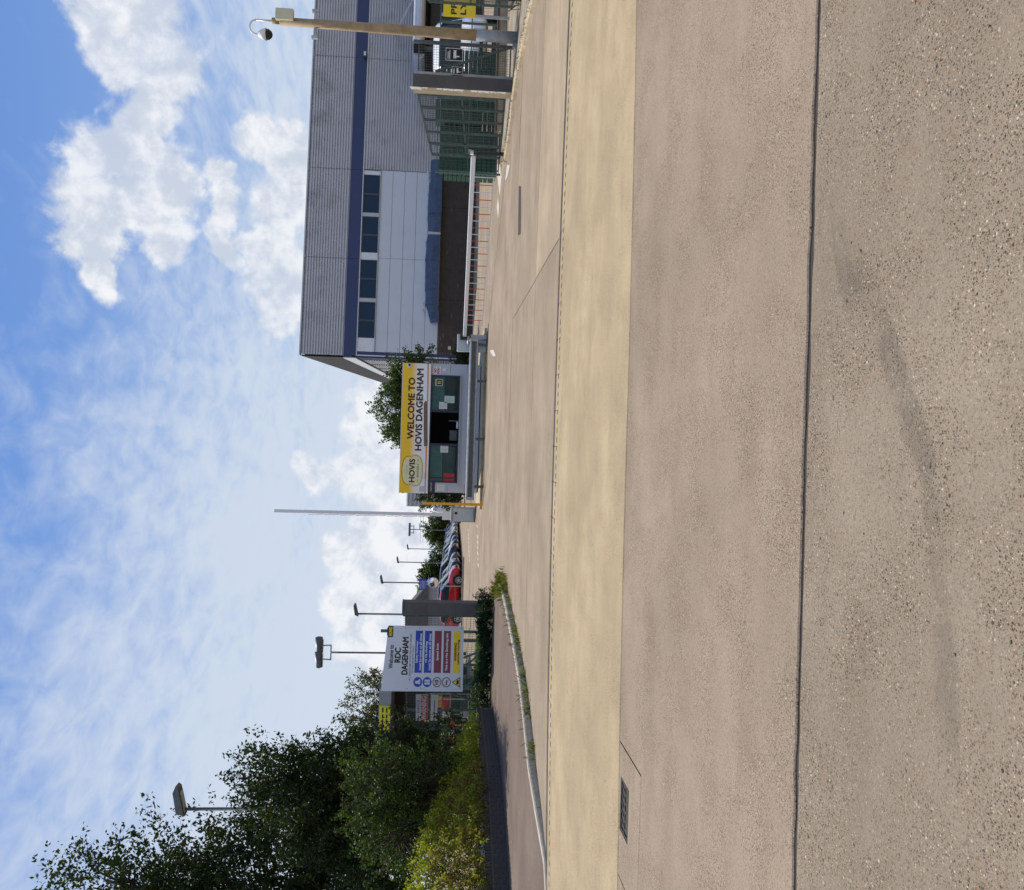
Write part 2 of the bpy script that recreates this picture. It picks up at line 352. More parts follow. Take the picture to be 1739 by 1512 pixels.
def link(name, me, m, parent=None, bevel=0, loc=None):
    if m is not None and not me.materials: me.materials.append(M[m] if isinstance(m, str) else m)
    o = bpy.data.objects.new(name, me); C.objects.link(o)
    if parent: o.parent = parent
    if loc is not None: o.location = loc
    if bevel:
        b = o.modifiers.new('bevel', 'BEVEL'); b.width = bevel; b.segments = 2; b.limit_method = 'ANGLE'
    return o
def tag(o, label, cat=None, group=None, kind=None):
    if label: o['label'] = label
    if cat: o['category'] = cat
    if group: o['group'] = group
    if kind: o['kind'] = kind
    return o
def thing(name, label, cat, loc=(0, 0, 0), rz=0, group=None):
    o = bpy.data.objects.new(name, None); C.objects.link(o); o.location = loc; o.rotation_euler = (0, 0, rz)
    o.empty_display_size = .2
    return tag(o, label, cat, group)
def struct(o, label=None): return tag(o, label, kind='structure')
def kids(o): return [c for c in bpy.data.objects if c.parent == o]
def dup(o, parent=None):
    c = o.copy(); C.objects.link(c); c.parent = parent
    for k in kids(o): dup(k, c)
    return c
_dg = None
def text(parent, s, m, cx, cz, wd, ht, y=0., name='lettering', ext=.003, bold=0., fat=0.):
    if bold: fat, bold = .055, 0.
    """flat letters in the local XZ plane facing -y, fitted to a wd x ht box centred on (cx, cz)"""
    cu = bpy.data.curves.new('t', 'FONT'); cu.body = s; cu.extrude = .01; cu.offset = bold; cu.resolution_u = 3; cu.align_x = 'CENTER'
    t = bpy.data.objects.new('t', cu); C.objects.link(t)
    bpy.context.view_layer.update()
    me = bpy.data.meshes.new_from_object(t.evaluated_get(bpy.context.evaluated_depsgraph_get()))
    bpy.data.objects.remove(t); bpy.data.curves.remove(cu)
    n = len(me.vertices); a = np.empty(n*3, 'f'); me.vertices.foreach_get('co', a); a = a.reshape(-1, 3)
    mn, mx = a[:, :2].min(0), a[:, :2].max(0)
    b = np.empty_like(a)
    b[:, 0] = cx + (a[:, 0]-(mn[0]+mx[0])/2)/(mx[0]-mn[0])*wd
    b[:, 2] = cz + (a[:, 1]-(mn[1]+mx[1])/2)/(mx[1]-mn[1])*ht
    b[:, 1] = y - np.where(a[:, 2] > 0, ext, -.0005)
    if not fat:
        me.vertices.foreach_set('co', b.ravel()); me.update(); me.materials.clear()
        return link(name, me, m, parent)
    mb = MB(); F_ = [tuple(p.vertices) for p in me.polygons]; k = fat*ht
    for i, (ox, oz) in enumerate(((0, 0), (k, 0), (-k, 0), (0, k), (0, -k), (k*.7, k*.7), (-k*.7, -k*.7))): mb.add(b+np.array([ox, -.0003*i, oz]), F_)
    bpy.data.meshes.remove(me)
    me = bpy.data.meshes.new(name); me.from_pydata(mb.v, [], mb.f)
    return link(name, me, m, parent)
def npmesh(name, V, F4):
    me = bpy.data.meshes.new(name); nv, nf = len(V), len(F4); k = F4.shape[1]
    me.vertices.add(nv); me.vertices.foreach_set('co', V.astype('f').ravel())
    me.loops.add(nf*k); me.loops.foreach_set('vertex_index', F4.astype('i').ravel())
    me.polygons.add(nf); me.polygons.foreach_set('loop_start', np.arange(0, nf*k, k, dtype='i'))
    me.update(calc_edges=True); return me
def gz(y):                                # the yard falls away gently beyond the booth
    return -.017*min(max(y-50, 0), 80)

# ------------------------------------------------------------------ ground, slabs, yard
g = MB(); ys = [-60, -6, 20, 50, 70, 90, 110, 130, 400, 1200]
for i in range(len(ys)-1):
    z0, z1 = gz(ys[i])-.14, gz(ys[i+1])-.14
    g.add([(-600, ys[i], z0), (600, ys[i], z0), (600, ys[i+1], z1), (-600, ys[i+1], z1)], [(0, 1, 2, 3)])
struct(g.build('ground', 'ground'))
road = MB(); road.box(-24, -8, -.13, 24, 20.98, -.012)
road = struct(road.build('road', 'joint'))
def jline(y0, c, e):                     # a slab joint, slightly bowed like the laid ones
    return lambda x: y0 + (c if x > 0 else e)*x*x
J = {0: (lambda x: -6.), 1: jline(3.81, -.0005, -.006), 2: jline(7.58, .008, -.012), 3: jline(12.58, -.008, -.017),
     4: jline(15.78, -.006, -.012), 5: jline(20.92, -.012, -.01)}
def slab(x0, x1, fa, fb, m, ga=.012, gb=.012, jit=.004, seam=(False, False)):
    n = max(4, int((x1-x0)/.05)) if jit else 24
    n = min(n, 500)
    xs = np.linspace(x0, x1, n+1)
    nz = lambda k: np.convolve(rng.normal(0, 1, n+1+8), np.ones(5)/5, 'same')[4:n+5]*jit*1.6
    ja, jb = nz(0), nz(1)
    if seam[0]: ja = ja*0
    if seam[1]: jb = jb*0
    lo = [(x, fa(x)+ga+abs(j), 0) for x, j in zip(xs, ja)]
    hi = [(x, fb(x)-gb-abs(j), 0) for x, j in zip(xs, jb)]
    ca, cb = (.0 if seam[0] else .008), (.0 if seam[1] else .008)
    vs = []; fs = []
    for (a, b) in zip(lo, hi):            # rows: lower skirt, near arris, near top, far top, far arris, skirt
        vs += [(a[0], a[1], -.05), (a[0], a[1], -.006*(ca > 0)-.0001), (a[0], a[1]+ca, 0), (b[0], b[1]-cb, 0), (b[0], b[1], -.006*(cb > 0)-.0001), (b[0], b[1], -.05)]
    for i in range(n):
        for k in range(5): p = i*6+k; fs.append((p, p+6, p+7, p+1))
    o = MB().add(vs, fs).build('concrete_slab', m, road)
    return o
slab(-16, 14, J[0], J[1], 'slab_near', .012, .017, jit=.007)
# row beyond the first joint, with the cut-out around the gully grate
PX0, PX1, PY0 = -3.58, -2.50, 6.68
PYF = lambda x: PY0+0*x
slab(-16, 16, J[1], PYF, 'slab_mid', .012, .0, jit=.010, seam=(False, True))
slab(PX1+.014, 16, PYF, J[2], 'slab_mid', .0, .010, seam=(True, False))
slab(-16, PX0-.012, PYF, J[2], 'slab_mid', .0, .010, seam=(True, False))
GX0, GX1, GY0, GY1 = -3.20, -2.76, 7.10, 7.41
slab(PX0, GX0, lambda x: PY0+0*x, J[2], 'slab_mid', .004, .010)
slab(GX1, PX1, lambda x: PY0+0*x, J[2], 'slab_mid', .004, .010)
slab(GX0, GX1, lambda x: PY0+0*x, lambda x: GY0+0*x, 'slab_mid', .004, .002)
slab(GX0, GX1, lambda x: GY1+0*x, J[2], 'slab_mid', .002, .010)
slab(-16, 18, J[2], lambda x: J[3](x)-.44, 'slab_pale', .008, .0)
slab(-16, 2.95, J[3], J[4], 'slab_far', .075, .008)
slab(2.965, 18, J[3], J[4], 'slab_sand', .075, .008)
slab(-16, 2.93, J[4], J[5], 'slab_far', .006, .010)
slab(2.945, 20, J[4], J[5], 'slab_far', .006, .010)
yd = MB(); ys = [20.94, 26, 34, 42, 50, 56, 62, 70, 80, 90, 100, 110, 120, 130, 180, 300]
xs = np.linspace(-60, 80, 25)
vs = [(x, (J[5](x) + .012 if abs(x) < 20 else J[5](20)) if i == 0 else y, gz(y)) for i, y in enumerate(ys) for x in xs]
fs = [(i*25+k, i*25+k+1, (i+1)*25+k+1, (i+1)*25+k) for i in range(len(ys)-1) for k in range(24)]
struct(yd.add(vs, fs).build('yard', 'yard'))

# slot drain along the third joint
dr = thing('drain_channel', 'long slot drain channel of pale blocks crossing the concrete road', 'drain', (0, 12.3, -.01))
xs = np.linspace(-11, 11, 45)
for a, b in zip(xs[:-1], xs[1:]):
    mb = MB(); x0, x1 = a+.004, b-.004
    f0 = lambda x: J[3](x)-12.3
    def strip(u0, u1, p=0., q=1.):
        xa, xb = x0+(x1-x0)*p, x0+(x1-x0)*q
        mb.add([(xa, f0(xa)+u0, .008), (xb, f0(xb)+u0, .008), (xb, f0(xb)+u1, .008), (xa, f0(xa)+u1, .008),
                (xa, f0(xa)+u0, -.014), (xb, f0(xb)+u0, -.014), (xb, f0(xb)+u1, -.014), (xa, f0(xa)+u1, -.014)],
               [(0,1,2,3),(0,4,5,1),(1,5,6,2),(2,6,7,3),(3,7,4,0)])
    strip(-.436, -.375); strip(-.30, -.125)
    for k in range(4):                       # bridges between the slots
        wv = random.uniform(.09, .15); strip(-.375, -.30, k/4+.004, k/4+wv)
    strip(.035, .073)
    def dark(u0, u1, p, q, nm):
        xa, xb = x0+(x1-x0)*p, x0+(x1-x0)*q; MB().add([(xa, f0(xa)+u0, .006), (xb, f0(xb)+u0, .006), (xb, f0(xb)+u1, .006), (xa, f0(xa)+u1, .006)], [(0, 1, 2, 3)]).build(nm, 'joint', dr)
    dark(-.1245, .0345, -.02, 1.02, 'gap_shade_strip')  # flat dark strip painting in the shade down the channel gap
    dark(-.378, -.297, .0, 1., 'slot_shade_strip')  # dark inserts painting in the shade inside the slots
    mb.build('channel_block', 'slab_pale', dr)

# gully grate
gr = thing('gully_grate', 'black cast iron gully grate set beside the slab joint', 'grate', ((GX0+GX1)/2, (GY0+GY1)/2, -.028))
hx, hy = (GX1-GX0)/2-.006, (GY1-GY0)/2-.006
MB().box(-hx, -hy, .002, hx, hy, .004).build('pit', 'black_void', gr)
fr = MB(); fr.box(-hx, -hy, .0045, hx, -hy+.022, .026); fr.box(-hx, hy-.022, .0045, hx, hy, .026); fr.box(-hx, -hy+.022, .0045, -hx+.022, hy-.022, .026); fr.box(hx-.022, -hy+.022, .0045, hx, hy-.022, .026)
fr.build('frame', 'iron', gr)
MB().box(-hx+.022, -.014, .0045, hx-.022, .014, .023).build('centre_rib', 'iron', gr)
for k in range(1, 6):
    x = -hx+2*hx*k/6
    for sgn in (-1, 1):
        mb = MB(); y0, y1 = (.014, hy-.022); mb.add([(x-.014-.02, sgn*y0, .0045), (x+.012-.02, sgn*y0, .0045), (x+.012+.02, sgn*y1, .0045), (x-.014+.02, sgn*y1, .0045), (x-.012-.02, sgn*y0, .022), (x+.010-.02, sgn*y0, .022), (x+.010+.02, sgn*y1, .022), (x-.012+.02, sgn*y1, .022)], [(0,3,2,1),(4,5,6,7),(0,1,5,4),(1,2,6,5),(2,3,7,6),(3,0,4,7)])
        mb.build('bar', 'iron', gr)

# loose grit on the near slab
def pebbles(n, x0, x1, y0, y1, r0, r1, m, name, label, cat):
    ico = bmesh.new(); bmesh.ops.create_icosphere(ico, subdivisions=1, radius=1)
    bv = np.array([v.co for v in ico.verts]); bf = np.array([[v.index for v in f.verts] for f in ico.faces]); ico.free()
    V = []; F = []
    for i in range(n):
        r = r0+(r1-r0)*rng.random()**4
        s = r*(1+.5*rng.random(3))*np.array([1, 1, .32]); a = rng.random()*6.28
        v = bv*s*(1+.25*rng.normal(size=(len(bv), 1))*.6); ca, sa = math.cos(a), math.sin(a)
        v = np.stack([v[:, 0]*ca-v[:, 1]*sa, v[:, 0]*sa+v[:, 1]*ca, v[:, 2]], 1) + [rng.uniform(x0, x1), rng.uniform(y0, y1), s[2]*.35]
        F.append(bf+len(V)*len(bv)); V.append(v)
    o = link(name, npmesh(name, np.concatenate(V), np.concatenate(F)), m)
    return tag(o, label, cat, kind='stuff')
def stonemat():
    m = bpy.data.materials.new('loose_stone'); m.use_nodes = True; t = NT(m.node_tree); b = t.n['Principled BSDF']
    cr = t.new('ShaderNodeValToRGB'); e = cr.color_ramp; e.interpolation = 'CONSTANT'
    e.elements[0].color = (.075, .058, .046, 1); e.elements[1].position = .35; e.elements[1].color = (.16, .11, .075, 1)
    for p, k in ((.6, (.34, .27, .20)), (.8, (.6, .55, .46)), (.94, (.38, .17, .07))): e.elements.new(p).color = (*k, 1)
    t.l.new(t.new('ShaderNodeNewGeometry').outputs['Random Per Island'], cr.inputs[0]); t.l.new(cr.outputs[0], b.inputs['Base Color'])
    b.inputs['Roughness'].default_value = .7
    return m
M['stone'] = stonemat()
pebbles(220, -2.2, 2.4, 2.0, 3.6, .0012, .006, 'stone', 'loose_grit', 'loose grit and small stones on the near concrete', 'grit')

pt = [gp(881, 316), gp(885, 317), gp(884.5, 398), gp(880, 400)]; c = sum(pt, Vector())/4
tag(MB().add([q-c+Vector((0, 0, .004)) for q in pt], [(0, 1, 2, 3)]).build('road_patch', 'joint', loc=c), 'narrow dark tar strip in the concrete beyond the slot drain', kind='structure')
# worn paint on the far road
for pts, lb in (([(842,279),(850,279),(852,300),(849,333)], 'worn white line wedge beside the kerb by the green gate'),
                ([(861,280),(866,281),(862,300),(858,308)], 'short worn white line at the tip of the sandy kerb'),
                ([(846,335),(848,352),(846,372),(844,352)], 'thin worn white dash in front of the barrier skirt'),
                ([(832,596),(838,606),(842,604),(838,594)], 'white paint tick beside the guard rail end')):
    p = [gp(a, b) for a, b in pts]; c = sum(p, Vector())/4
    me = MB().add([q-c+Vector((0, 0, .005)) for q in p], [(0, 1, 2, 3)]).mesh('road_marking')
    struct(link('road_marking', me, 'paint_white', loc=c), lb)
for k in range(8):                          # broken lettering painted on the road in front of the raised barrier
    for (x, y, wd) in ((-3.35-.19*k, 36.4-.28*k, 1.0), (-4.55-.17*k, 46.8-.40*k, 1.5)):
        if random.random() < .2: continue
        mb = MB(); s_ = random.uniform(.5, 1)
        mb.add([(-.05, -wd*s_*.5, .005), (.05, -wd*s_*.5, .005), (.06, wd*s_*.5, .005), (-.04, wd*s_*.5, .005)], [(0, 1, 2, 3)])
        struct(mb.build('road_lettering', 'paint_white', loc=(x, y, gz(y))), None)

# ------------------------------------------------------------------ left footway, kerb, weeds
KL = [(-6.9, 11.3), (-6.2, 11.66), (-5.6, 12.0), (-5.2, 12.75), (-4.88, 13.54), (-4.40, 14.5), (-4.05, 15.4), (-3.78, 16.6), (-3.55, 18.0), (-3.36, 19.2), (-3.28, 20.26), (-3.32, 21.3), (-3.55, 22.3), (-4.0, 23.2)]
def kh(i): return [.012, .014, .03, .085, .115, .12, .12, .12, .12, .12, .12, .12, .10, .08][i]
def resample(pts, step):
    out = [Vector((*pts[0], 0))]; P_ = [Vector((*p, i)) for i, p in enumerate(pts)]
    acc = []
    for a, b in zip(P_[:-1], P_[1:]):
        n = max(1, round((b.xy-a.xy).length/step))
        for k in range(n): acc.append(a.lerp(b, k/n))
    acc.append(P_[-1]); return acc
fw = MB(); kp = resample(KL, .45)
def khf(t): i = min(int(t), len(KL)-2); return kh(i)+(kh(i+1)-kh(i))*(t-i)
WALL = [(-6.62, 22.4), (-6.72, 21.2), (-6.80, 20.2), (-6.92, 19.2), (-7.20, 18.2), (-7.62, 17.3), (-8.05, 16.4), (-8.9, 14.8), (-9.8, 13.0), (-10.4, 11.8)]
inner = [Vector((-4.9, 23.6, 0)), Vector((-6.2, 23.2, 0))] + [Vector((x, y, 0)) for x, y in WALL]
kin = []
for i, p in enumerate(kp):
    d = (kp[min(i+1, len(kp)-1)].xy-kp[max(i-1, 0)].xy).normalized(); n = Vector((-d.y, d.x))
    kin.append((p.xy+n*.13, khf(p.z)))
poly = [(q.x, q.y, h-.006) for q, h in kin] + [(q.x, q.y, .10) for q in inner]
n = len(kin); fv = poly; 
# triangulated fan between kerb line and wall line
L1 = [Vector(p) for p in poly[:n]]; L2 = [Vector(p) for p in poly[n:]][::-1]
def param(L): 
    s = [0]
    for a, b in zip(L[:-1], L[1:]): s.append(s[-1]+(b-a).length)
    return [x/s[-1] for x in s]
def samp(L, t):
    s = param(L)
    for i in range(len(L)-1):
        if s[i+1] >= t: return L[i].lerp(L[i+1], (t-s[i])/(s[i+1]-s[i]+1e-9))
    return L[-1]
NR = 60; rows = [(samp(L1, i/NR), samp(L2, i/NR)) for i in range(NR+1)]
vs = []; 
for a, b in rows:
    for k in range(7): p = a.lerp(b, k/6); vs.append((p.x, p.y, p.z))
fs = [(i*7+k, i*7+k+1, (i+1)*7+k+1, (i+1)*7+k) for i in range(NR) for k in range(6)]
foot = struct(MB().add(vs, fs).build('footway', 'tarmac'))
rk = resample(KL, .92)
for a, b in zip(rk[:-1], rk[1:]):
    da = (b.xy-a.xy).normalized(); n2 = Vector((-da.y, da.x)); gp_ = da*.005
    ha, hb = khf(a.z), khf(b.z); p, q = a.xy+gp_, b.xy-gp_
    sh = .02
    vs = [(*p, -.03), (*(p+n2*.006), ha-.02), (*(p+n2*.025), ha), (*(p+n2*.128), ha), (*(p+n2*.128), -.03),
          (*q, -.03), (*(q+n2*.006), hb-.02), (*(q+n2*.025), hb), (*(q+n2*.128), hb), (*(q+n2*.128), -.03)]
    MB().add(vs, [(0,1,6,5),(1,2,7,6),(2,3,8,7),(3,4,9,8),(0,4,3,2,1),(5,6,7,8,9)]).build('kerb_stone', 'kerb', foot)

def blades(n, fx, h0, h1, wd, m, name, label, cat, lean=.5, seg=True):
    """tufts of grass-like blades; fx() gives a base point"""
    V = np.zeros((n, 5, 3)); F = []
    for i in range(n):
        p = fx(); h = rng.uniform(h0, h1); a = rng.random()*6.28; w_ = wd*rng.uniform(.6, 1.2)
        l = np.array([math.cos(a), math.sin(a)])*h*lean*rng.random(); t = np.array([-math.sin(a), math.cos(a)])*w_
        V[i] = [[p[0]-t[0], p[1]-t[1], p[2]], [p[0]+t[0], p[1]+t[1], p[2]], [p[0]+l[0]*.4+t[0]*.8, p[1]+l[1]*.4+t[1]*.8, p[2]+h*.6], [p[0]+l[0], p[1]+l[1], p[2]+h], [p[0]+l[0]*.4-t[0]*.8, p[1]+l[1]*.4-t[1]*.8, p[2]+h*.6]]
    I = np.arange(n)[:, None]*5
    me = npmesh(name, V.reshape(-1, 3), I+np.array([[0, 1, 2, 3, 4]]))
    return tag(link(name, me, m), label, cat, kind='stuff')
def kerb_pt(lo, hi, off, spread):
    t = rng.uniform(lo, hi); i = int(t); a, b = Vector(KL[i]), Vector(KL[min(i+1, len(KL)-1)]); p = a.lerp(b, t-i)
    d = (b-a).normalized(); o_ = off+rng.normal()*spread
    return (p.x-d.y*o_, p.y+d.x*o_, max(0, khf(min(t, 12.9)))*(1 if o_ > 0 else 0))
tufts = [4.3, 5.1, 5.6, 6.1, 6.6, 7.1, 7.5, 8.0, 8.6, 9.2, 9.7, 10.2, 10.6, 11.0, 11.4, 11.8, 12.2]
def tuft():
    c = tufts[int(rng.random()*len(tufts))]+rng.normal()*.13
    t = min(max(c, 4), 12.8); i = int(t); a, b = Vector(KL[i]), Vector(KL[i+1]); p = a.lerp(b, t-i); d = (b-a).normalized()
    o_ = -.03+rng.normal()*(.05+.015*max(0, t-7))
    return (p.x-d.y*o_, p.y+d.x*o_, .10 if o_ > .02 else 0.)
blades(650, tuft, .04, .15, .006, 'weed', 'kerb_weeds', 'tufts of green and yellow weeds growing along the left kerb', 'weeds', 1.0)
blades(800, lambda: kerb_pt(9.6, 12.6, -.06, .13), .04, .19, .007, 'weed', 'kerb_end_weeds', 'thick yellow-green weeds over the far rounded end of the left kerb', 'weeds', 1.1)

# low dark brick wall: every brick is its own piece
bw = thing('brick_wall', 'low dark brick wall in front of the clipped hedge', 'wall', (-7.5, 17.5, 0))
rw = resample(WALL, .1); base0 = Vector((-7.5, 17.5))
L = [Vector((p.x, p.y, 0)) for p in rw]
ss = [0]
for a, b in zip(L[:-1], L[1:]): ss.append(ss[-1]+(b-a).length)
def wpt(s_):
    s_ = min(max(s_, 0), ss[-1]-1e-4); i = max(k for k in range(len(ss)) if ss[k] <= s_); i = min(i, len(L)-2)
    a, b = L[i], L[i+1]; p = a.lerp(b, (s_-ss[i])/(ss[i+1]-ss[i])); d = (b-a).normalized(); return p, d
core = MB(); N = 60; vs = []
for i in range(N+1):
    p, d = wpt(ss[-1]*i/N); n2 = Vector((d.y, -d.x, 0))           # towards the hedge
    if n2.x > 0: n2 = -n2
    for o_, z in ((.012, .0), (.012, .40), (.205, .40), (.205, .0)): q = p+n2*o_; vs.append((q.x-base0.x, q.y-base0.y, z))
fs = [(i*4+k, i*4+k+1, (i+1)*4+k+1, (i+1)*4+k) for i in range(N) for k in range(3)]+[(0, 1, 2, 3), (N*4, N*4+1, N*4+2, N*4+3)]
core.add(vs, fs).build('mortar_core', 'mortar', bw)
brick_me = MB().box(-.1075, -.05, -.0325, .1075, .05, .0325).mesh('brick'); brick_me.materials.append(M['brick_dark'])
cap_me = MB().box(-.0325, -.11, -.05, .0325, .11, .05).mesh('coping_brick'); cap_me.materials.append(M['brick_dark'])
smax = 7.4
for c in range(5):
    s_ = .12+(.1125 if c % 2 else 0)
    while s_ < smax:
        p, d = wpt(s_); n2 = Vector((d.y, -d.x, 0)); n2 = -n2 if n2.x > 0 else n2
        q = p+n2*(.052+rng.normal()*.0015)
        o = bpy.data.objects.new('brick', brick_me); C.objects.link(o); o.parent = bw
        o.location = (q.x-base0.x, q.y-base0.y, .04+c*.0745); o.rotation_euler = (0, 0, math.atan2(d.y, d.x)); s_ += .225
s_ = .05
while s_ < smax:
    p, d = wpt(s_); n2 = Vector((d.y, -d.x, 0)); n2 = -n2 if n2.x > 0 else n2
    q = p+n2*.10
    o = bpy.data.objects.new('coping_brick', cap_me); C.objects.link(o); o.parent = bw
    o.location = (q.x-base0.x, q.y-base0.y, .453); o.rotation_euler = (0, 0, math.atan2(d.y, d.x)); s_ += .0752

# ------------------------------------------------------------------ vegetation
def leaves(cent, dirs, n_each, L, spread, size, aspect=.5, droop=.2):
    """leaf-sized quads along short sprigs"""
    ns = len(cent); n = ns*n_each
    t = rng.random((ns, n_each, 1)); c = cent[:, None, :]+dirs[:, None, :]*t*np.broadcast_to(np.asarray(L).reshape(-1, 1, 1), (ns, 1, 1))
    c = c + rng.normal(0, 1, (ns, n_each, 3))*spread*(1.15-.75*t)
    c = c.reshape(-1, 3)
    ax = rng.normal(0, 1, (n, 3)) + np.repeat(dirs, n_each, 0)*.7; ax[:, 2] -= droop; ax /= np.linalg.norm(ax, axis=1, keepdims=True)
    up = rng.normal(0, 1, (n, 3))+[0, 0, .6]; sd_ = np.cross(ax, up); sd_ /= np.linalg.norm(sd_, axis=1, keepdims=True)
    s_ = size*rng.uniform(.6, 1.25, (n, 1))
    a, b = ax*s_, sd_*s_*aspect
    V = np.stack([c-a*.5, c-a*.02+b*.5, c+a*.5, c-a*.02-b*.5], 1).reshape(-1, 3)
    return V, np.arange(n*4).reshape(-1, 4)
def plant(name, label, cat, base, ell, nspr, nleaf, m, L=(.4, .8), spread=.09, size=.07, aspect=.5, group=None, trunk=.12, up=.5, inner=.35, stems=1, part='crown', tname='trunk'):
    """ell: ellipsoids (cx,cy,cz,rx,ry,rz) in world metres"""
    base = Vector(base); r = thing(name, label, cat, base, 0, group)
    wts = np.array([e[3]*e[4]*e[5] for e in ell])**.8; wts /= wts.sum()
    cs, ds = [], []
    for e, k in zip(ell, (wts*nspr).astype(int)+1):
        u = rng.normal(0, 1, (k, 3)); u /= np.linalg.norm(u, axis=1, keepdims=True)
        # lumpy outline: radius varies with direction
        ph = rng.random(3)*6.28; lump = 1+.13*np.sin(3.1*u[:, 0]+ph[0]+2*u[:, 2])+.13*np.sin(4.3*u[:, 2]+ph[1]+3*u[:, 0])+.09*np.sin(7*u[:, 0]+5*u[:, 2]+ph[2])
        rad = (inner+(1-inner)*rng.random((k, 1))**.55)*lump[:, None]
        p = u*rad*np.array(e[3:6])+np.array(e[:3])
        p[:, 2] = np.maximum(p[:, 2], .03)
        d = u*.8+rng.normal(0, .35, (k, 3)); d[:, 2] += up; d /= np.linalg.norm(d, axis=1, keepdims=True)
        cs.append(p); ds.append(d)
    cs, ds = np.concatenate(cs), np.concatenate(ds); Ls = rng.uniform(*L, len(cs))
    V, F = leaves(cs, ds, nleaf, Ls, spread, size, aspect)
    V[:, 2] = np.maximum(V[:, 2], .01)
    link(part, npmesh(part, V-np.array(base), F), m, r)
    mb = MB()
    for sidx in range(stems):
        off = Vector((rng.normal()*.25, rng.normal()*.25, 0)) if stems > 1 else Vector()
        for e in ell:
            c = Vector(e[:3])-base; mid = Vector((c.x*.35+rng.normal()*.15, c.y*.35, c.z*.55))+off
            mb.tube([off+Vector((0, 0, -.05)), off.lerp(mid, .6), mid, c], [trunk, trunk*.8, trunk*.55, trunk*.2], 7)
    for i in range(0, len(cs), max(1, len(cs)//220)):
        c = Vector(cs[i])-base; e = min(ell, key=lambda e: (Vector(e[:3])-base-c).length); ec = Vector(e[:3])-base
        mb.tube([ec.lerp(Vector((0, 0, c.z*.5)), .25), ec.lerp(c, .5)+Vector((0, 0, .05)), c, c+Vector(ds[i])*Ls[i]], [trunk*.16, .014, .008, .004], 4, False)
    mb.build(tname, 'bark', r, smooth=True)
    return r
def away(ell, k):                        # the same outline seen k times further off
    return [(x*k, y_*k, CAMZ+(z-CAMZ)*k, rx*k, ry*k, rz_*k) for x, y_, z, rx, ry, rz_ in ell]
plant('tree', 'tall loose-leaved tree reaching high above the brick wall and hedge', 'tree', (-16.5, 29.6, 0),
      away([(-8.55, 17.6, 7.75, .5, .8, .75), (-8.9, 17.8, 6.5, 1.05, 1.1, .9), (-9.2, 18, 5.3, 1.7, 1.3, 1.1), (-8.7, 18.2, 4.2, 1.6, 1.3, 1.1), (-11, 18.6, 6.4, 2.0, 1.5, 1.8), (-9.6, 18.6, 3.0, 2.3, 1.5, 1.3), (-8.9, 18.4, 2.5, 1.5, 1.2, 1.0)], 1.62),
      2400, 34, 'leaf_dark', (.7, 1.6), .14, .16, .5, 'trees behind the brick wall', .2, .75)
plant('tree', 'spreading dark tree with feathery top sprigs beside the tall one', 'tree', (-11.3, 25.6, 0),
      away([(-7.7, 20.5, 4.9, .6, .7, .75), (-8.2, 20.6, 4.1, 1.2, 1.0, .9), (-8.6, 21, 3.0, 1.5, 1.1, 1.0), (-8.0, 20.8, 2.4, 1.1, 1.0, .8)], 1.2),
      1100, 34, 'leaf_dark', (.5, 1.0), .11, .125, .5, 'trees behind the brick wall', .12, .7)
plant('shrub', 'rounded mid-green shrub with glossy leaves behind the hedge', 'shrub', (-8.3, 20.6, 0),
      [(-7.6, 20.0, 2.7, .95, .9, .8), (-7.9, 20.2, 1.7, 1.1, .9, .9), (-8.6, 19.8, 2.2, .9, .9, .9)],
      520, 36, 'leaf_mid', (.25, .5), .08, .07, .6, 'shrubs behind the brick wall', .05, .3, .3, 3)
plant('shrub', 'dark bushy shrub standing close to the fence end post', 'shrub', (-9.0, 25.5, 0),
      [(-8.6, 24.6, 2.6, .9, .9, 1.0), (-8.9, 24.9, 1.4, 1.1, 1.0, 1.0), (-9.6, 25.2, 2.2, 1.0, 1.0, 1.3)],
      420, 34, 'leaf_dark', (.3, .55), .09, .085, .55, 'shrubs behind the brick wall', .06, .4, .3, 2)
plant('tree', 'round olive and rust tinted tree rising behind the canopy with the yellow sign', 'tree', (-14.8, 47, 0),
      [(-14.4, 46.5, 4.4, 2.0, 1.8, 1.5), (-13.0, 46.3, 3.6, 1.5, 1.4, 1.2), (-16.2, 46.8, 4.2, 2.2, 1.8, 1.8), (-14.8, 46.5, 2.4, 2.0, 1.6, 1.3)],
      620, 32, 'leaf_olive', (.4, .8), .13, .14, .55, 'trees behind the brick wall', .12, .5)
